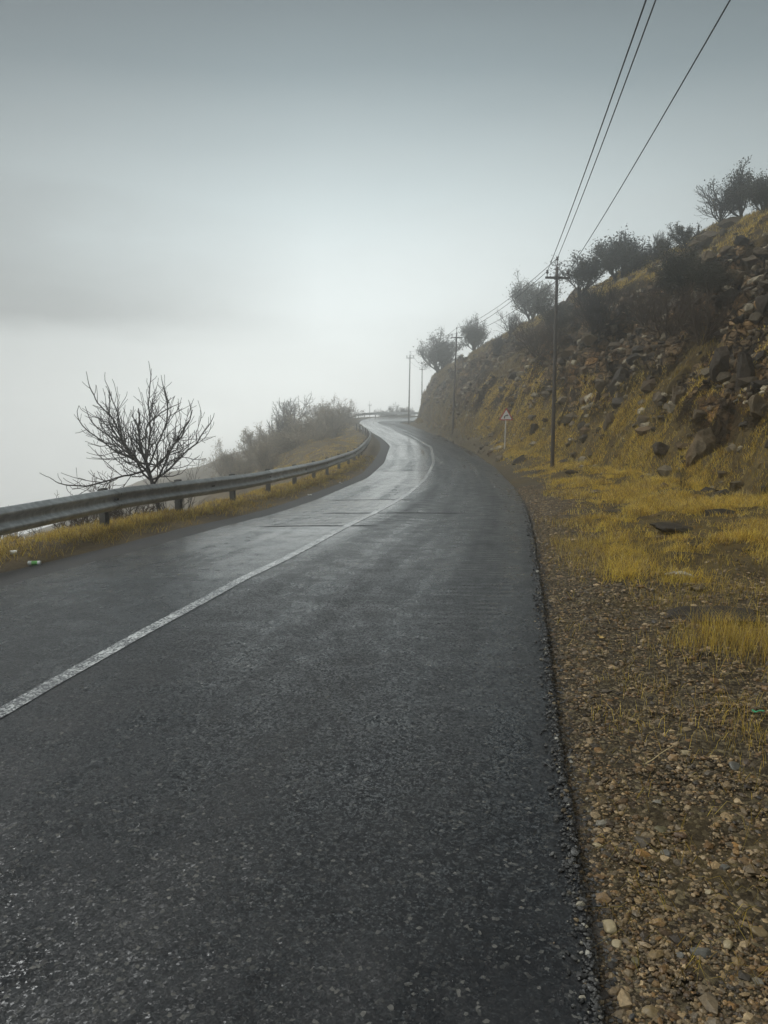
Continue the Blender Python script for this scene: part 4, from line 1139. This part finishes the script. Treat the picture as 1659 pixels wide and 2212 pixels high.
# ------------------------------------------------------------------ road sign
def build_sign():
    b = hit(1090, 970); Y = b[1]
    tp = at(1094, 881, Y); H = tp[2] - b[2]; W = 30 / FPX * Y
    root = empty('road_sign', b); lean = tp[0] - b[0]
    M_ST = mat_simple('sign_post', (.55, .54, .52), .5, .4, 10, .3, .1)
    M_RED = mat_simple('sign_red', (.42, .02, .025), .4, 0, 8, .2, 0)
    M_WH = mat_simple('sign_white', (.75, .74, .72), .4, 0, 8, .08, 0)
    M_BK = mat_simple('sign_black', (.012, .012, .012), .45, 0, 8, .2, 0)
    zc = H - W * .58
    V, Q = tubes([(np.array([[0, .03, -.3], [lean * .9, .03, H - .1]]), np.array([.034, .034]))], 10)
    mk('post', V, Q, None, M_ST, root)
    def tri(R, r, n=6):           # rounded triangle outline
        out = []
        for k in range(3):
            a = math.pi / 2 + k * 2 * math.pi / 3; c = np.array([math.cos(a), math.sin(a)]) * (R - 2 * r)
            for i in range(n):
                t = a - math.pi / 3 + 2 * math.pi / 3 * i / (n - 1); out.append(c + r * np.array([math.cos(t), math.sin(t)]))
        return np.array(out)
    def plate(name, R, r, y0, y1, mat):
        o = tri(R, r); n = len(o)
        V = np.array([[p[0] + lean * .9, y, p[1] + zc - .0] for y in (y0, y1) for p in o] + [[lean * .9, y0, zc], [lean * .9, y1, zc]])
        T = []; Q = []
        for i in range(n):
            j = (i + 1) % n; T.append((2 * n, i, j)); T.append((2 * n + 1, n + j, n + i)); Q.append((i, n + i, n + j, j))
        mk(name, V, Q, T, mat, root, smooth=False)
    R = W / math.sqrt(3) * 1.06
    plate('border', R, .035, -.01, 0., M_RED)
    plate('face', R * .74, .018, -.016, -.01, M_WH)
    # bent arrow
    a = np.linspace(0, 1, 10); s = R * .36
    cl = np.concatenate([[[-.55, -.75]], [[-.55 + 0 * 0, -.5]], np.stack([-.55 + .75 * (1 - np.cos(a * math.pi / 2)), -.35 + .6 * np.sin(a * math.pi / 2)], -1)]) * s
    wv = .17 * s; t = np.gradient(cl, axis=0); t /= np.linalg.norm(t, axis=1)[:, None]; nn = np.stack([-t[:, 1], t[:, 0]], -1)
    L = cl + nn * wv; Rr = cl - nn * wv; n = len(cl); zo = zc - R * .02
    V = [[p[0] + lean * .9, -.019, p[1] + zo] for p in L] + [[p[0] + lean * .9, -.019, p[1] + zo] for p in Rr]
    Q = [(i, i + 1, n + i + 1, n + i) for i in range(n - 1)]
    e = cl[-1]; V += [[e[0] + lean * .9, -.019, e[1] + zo + .38 * s], [e[0] + lean * .9 + .55 * s, -.019, e[1] + zo], [e[0] + lean * .9, -.019, e[1] + zo - .38 * s]]
    mk('arrow', V, Q, [(2 * n, 2 * n + 2, 2 * n + 1)], M_BK, root, smooth=False)
    tag(root, 'triangular red bordered warning sign with a right bend arrow', 'road sign')
build_sign()

# ------------------------------------------------------------------ litter
def litter():
    x, y = unp(74, 1209, 0.03); b = np.array([x, y, float(leftz(np.array([x]), np.array([y]))[0])])
    root = empty('drink_can', b + [0, 0, .035]); root.rotation_euler = (0, 0, .15)
    L = 27 / FPX * y
    k = 14
    pr = [(0, -.5), (.15, -.5), (.19, -.47), (.19, .42), (.14, .5), (0, .49)]
    M_G = mat_simple('can_green', (.1, .3, .07), .3, .4, 30, .6, 0); M_W = mat_simple('can_pale', (.6, .62, .6), .3, .4, 30, .2, 0)
    V, Q = lathe([(a * L, z * L) for a, z in pr], k); V = V[:, [2, 1, 0]]; mk('body', V, Q, None, M_W, root)
    V, Q = lathe([(.194 * L, -.2 * L), (.194 * L, .25 * L)], k); V = V[:, [2, 1, 0]]; mk('label_band', V, Q, None, M_G, root)
    tag(root, 'crushed green and white drink can in the straw by the shoulder', 'can')
    x, y = unp(29, 1200, .03); b = np.array([x, y, float(leftz(np.array([x]), np.array([y]))[0]) + .035])
    V, Q = lathe([(.028, -.045), (.036, .045), (.04, .048), (.033, .044), (.026, -.04)], 14); V = V[:, [2, 1, 0]]
    o = mk('paper_cup', V, Q, None, mat_simple('cup_paper', (.5, .5, .47), .6, 0, 20, .2, 0)); o.location = b; o.rotation_euler = (0, .1, .4)
    tag(o, 'pale paper cup lying in the grass left of the can', 'cup')
    def scrap(name, u, v, w, c, lab, cat, fn, z=.02):
        if fn is leftz: x, y = unp(u, v, 0.02)
        else: q = hit(u, v); x, y = q[0], q[1]
        s = w / FPX * y; n = 7
        gx, gy = np.meshgrid(np.linspace(-.5, .5, n), np.linspace(-.35, .35, n), indexing='ij')
        zz = .22 * fbm(gx * 2.2 + u, gy * 2.2, 2, 5)
        top = np.stack([gx, gy, zz], -1).reshape(-1, 3) * s; bot = top - [0, 0, .002]
        F = grid_faces(n, n); V = np.vstack([top, bot]); Q = np.vstack([F, F[:, ::-1] + n * n])
        o = mk(name, V, Q, None, mat_simple(name, c, .5, 0, 20, .25, 0)); o.location = (x, y, float(fn(np.array([x]), np.array([y]))[0]) + z + .1 * s)
        o.rotation_euler = (.25, .1, random.uniform(0, 3)); tag(o, lab, cat)
    scrap('plastic_scrap', 1636, 1555, 26, (.03, .25, .12), 'green plastic scrap in the gravel at the right frame edge', 'litter', hillz, .03)
    scrap('dry_leaf', 1299, 1386, 22, (.45, .3, .1), 'yellow dry leaf standing out on the gravel', 'leaf', hillz, .03)
    scrap('paper_scrap', 736, 1041, 9, (.6, .6, .58), 'white paper scrap on the shoulder near the rail bend', 'litter', leftz)
    scrap('paper_scrap', 669, 1068, 12, (.55, .55, .53), 'flat white paper scrap on the shoulder nearer than the other', 'litter', leftz)
    a = hit(1393, 1661); c = hit(1452, 1621); t = np.linspace(0, 1, 6)[:, None]; q = a + (c - a) * t + [0, 0, .02]; q[:, 0] += .006 * np.sin(t[:, 0] * 7)
    V, Q = tubes([(q, np.linspace(.004, .0025, 6))], 6); tag(mk('dry_twig', V, Q, None, mat_simple('straw_twig', (.4, .31, .16), .7, 0, 40, .2, 0)), 'pale dry twig lying across the gravel', 'twig')
litter()

# ------------------------------------------------------------------ haze
def build_haze():
    V, Q = box_vq(-38, 97, 0, 205, 240, 1)
    V[:, 2] = np.where(V[:, 2] < 0, -34.5, 19.5)
    m = D.materials.new('haze'); m.use_nodes = True; nt = m.node_tree; nt.nodes.clear()
    out = nt.nodes.new('ShaderNodeOutputMaterial'); v = nt.nodes.new('ShaderNodeVolumePrincipled')
    v.inputs['Color'].default_value = (.985, .99, .99, 1); v.inputs['Density'].default_value = HAZE
    v.inputs['Anisotropy'].default_value = .9
    nt.links.new(v.outputs[0], out.inputs['Volume'])
    o = mk('haze', V, Q, None, m, smooth=False); stuff(o, 'pale fog filling the valley and veiling the far road', 'fog')
HAZE = .0064
build_haze()

# ------------------------------------------------------------------ light
SUN_EL, SUN_AZ = math.radians(46), math.radians(-68)
W = D.worlds.new('World'); SC.world = W; W.use_nodes = True
nt = W.node_tree; nt.nodes.clear(); t = NT(nt)
outw = t.n('OutputWorld')
sky = t.n('TexSky', sky_type='NISHITA'); sky.sun_disc = False; sky.sun_elevation = SUN_EL; sky.sun_rotation = SUN_AZ; sky.dust_density = 4
bg1 = t.n('Background'); t.l(sky.outputs[0], bg1.inputs[0]); bg1.inputs[1].default_value = .05
g = t.n('TexCoord').outputs['Generated']
sep = t.n('SeparateXYZ'); t.l(g, sep.inputs[0])
sv = t.n('CombineXYZ'); t.l(t.math('MULTIPLY', sep.outputs[0], 1.), sv.inputs[0]); t.l(sep.outputs[1], sv.inputs[1]); t.l(t.math('MULTIPLY', sep.outputs[2], 3.4), sv.inputs[2])
cl = t.noise(sv.outputs[0], 1.9, 5, .5, .3)
cl2 = t.noise(sv.outputs[0], 7., 6, .6, .5)
el = t.math('ADD', sep.outputs[2], t.math('ADD', t.math('MULTIPLY', t.math('SUBTRACT', cl, .5), .13), t.math('MULTIPLY', t.math('SUBTRACT', cl2, .5), .05)))
# stratus: bright low down; unseen dark band and bright zenith added to shape light
colr = t.ramp(t.mr(el, -.2, 1.), [(0, (.66, .70, .69)), (.167, (.68, .725, .715)), (.26, (.56, .615, .62)), (.36, (.37, .43, .442)), (.46, (.18, .224, .24)), (.545, (.11, .135, .145)), (.62, (.045, .055, .06)), (.78, (.07, .085, .09)), (.87, (.6, .65, .65)), (1, (1.05, 1.1, 1.1))])
dot = t.n('VectorMath', operation='DOT_PRODUCT'); t.l(g, dot.inputs[0])
GA = math.radians(-3); sd = Vector((math.sin(GA) * math.cos(.1), math.cos(GA) * math.cos(.1), math.sin(.1))); dot.inputs[1].default_value = sd
glow = t.mr(dot.outputs['Value'], -1., 1., 0., 1.)
glow = t.math('ADD', t.math('MULTIPLY', t.math('POWER', glow, 10.), .6), .53)
glow = t.math('ADD', glow, t.mr(dot.outputs['Value'], .1, -.9, 0., 1.3))  # unseen bright sky behind the camera, added to light surfaces facing it
# edge of the fog sea: a darker stratus belt just above it on the left
belt = t.math('MULTIPLY', t.mr(el, .058, .1), t.mr(el, .09, .24, 1., 0.))
belt = t.math('MULTIPLY', belt, t.mr(sep.outputs[0], -.08, -.36, 0., .7))
glow = t.math('MULTIPLY', glow, t.math('SUBTRACT', 1., belt))
glow = t.math('MULTIPLY', glow, t.mr(sep.outputs[0], -.08, -.45, 1., .74))
glow = t.math('MULTIPLY', glow, t.mr(t.math('ADD', t.math('MULTIPLY', cl, .6), t.math('MULTIPLY', cl2, .4)), .3, .7, .86, 1.14))
x = t.n('VectorMath', operation='SCALE'); t.l(colr, x.inputs[0]); t.l(glow, x.inputs['Scale'])
xt_ = t.n('VectorMath', operation='MULTIPLY'); t.l(x.outputs[0], xt_.inputs[0]); xt_.inputs[1].default_value = (1.03, 1., .98)
bg2 = t.n('Background'); t.l(xt_.outputs[0], bg2.inputs[0]); bg2.inputs[1].default_value = 1.
ms = t.n('MixShader'); ms.inputs[0].default_value = .94; t.l(bg1.outputs[0], ms.inputs[1]); t.l(bg2.outputs[0], ms.inputs[2])
t.l(ms.outputs[0], outw.inputs[0])
W.cycles.sampling_method = 'MANUAL'; W.cycles.sample_map_resolution = 512

sl_ = D.lights.new('sun', 'SUN'); sl_.energy = 1.5; sl_.angle = math.radians(30); sl_.color = (.97, 1, .99)
so = D.objects.new('sun', sl_); COL.objects.link(so)
dv = Vector((math.sin(SUN_AZ) * math.cos(SUN_EL), math.cos(SUN_AZ) * math.cos(SUN_EL), math.sin(SUN_EL)))
so.rotation_euler = dv.to_track_quat('Z', 'Y').to_euler(); so.location = dv * 60

cam = D.cameras.new('camera'); co = D.objects.new('camera', cam); COL.objects.link(co)
cam.sensor_fit = 'VERTICAL'; cam.sensor_height = 24; cam.lens = 24 * FPX / 2212
co.location = (0, 0, CAMH); co.rotation_euler = (math.pi / 2 - PITCH, 0, 0)
cam.clip_start = .05; cam.clip_end = 3000
SC.camera = co
SC.view_settings.view_transform = 'Standard'; SC.view_settings.look = 'None'; SC.view_settings.gamma = 1; SC.view_settings.exposure = .8
SC.view_settings.use_curve_mapping = False
cy = SC.cycles
cy.max_bounces = 6; cy.diffuse_bounces = 2; cy.glossy_bounces = 2; cy.transmission_bounces = 2; cy.volume_bounces = 3; cy.transparent_max_bounces = 4
cy.use_denoising = True
try: cy.denoiser = 'OPENIMAGEDENOISE'
except Exception: pass
cy.sample_clamp_indirect = 4
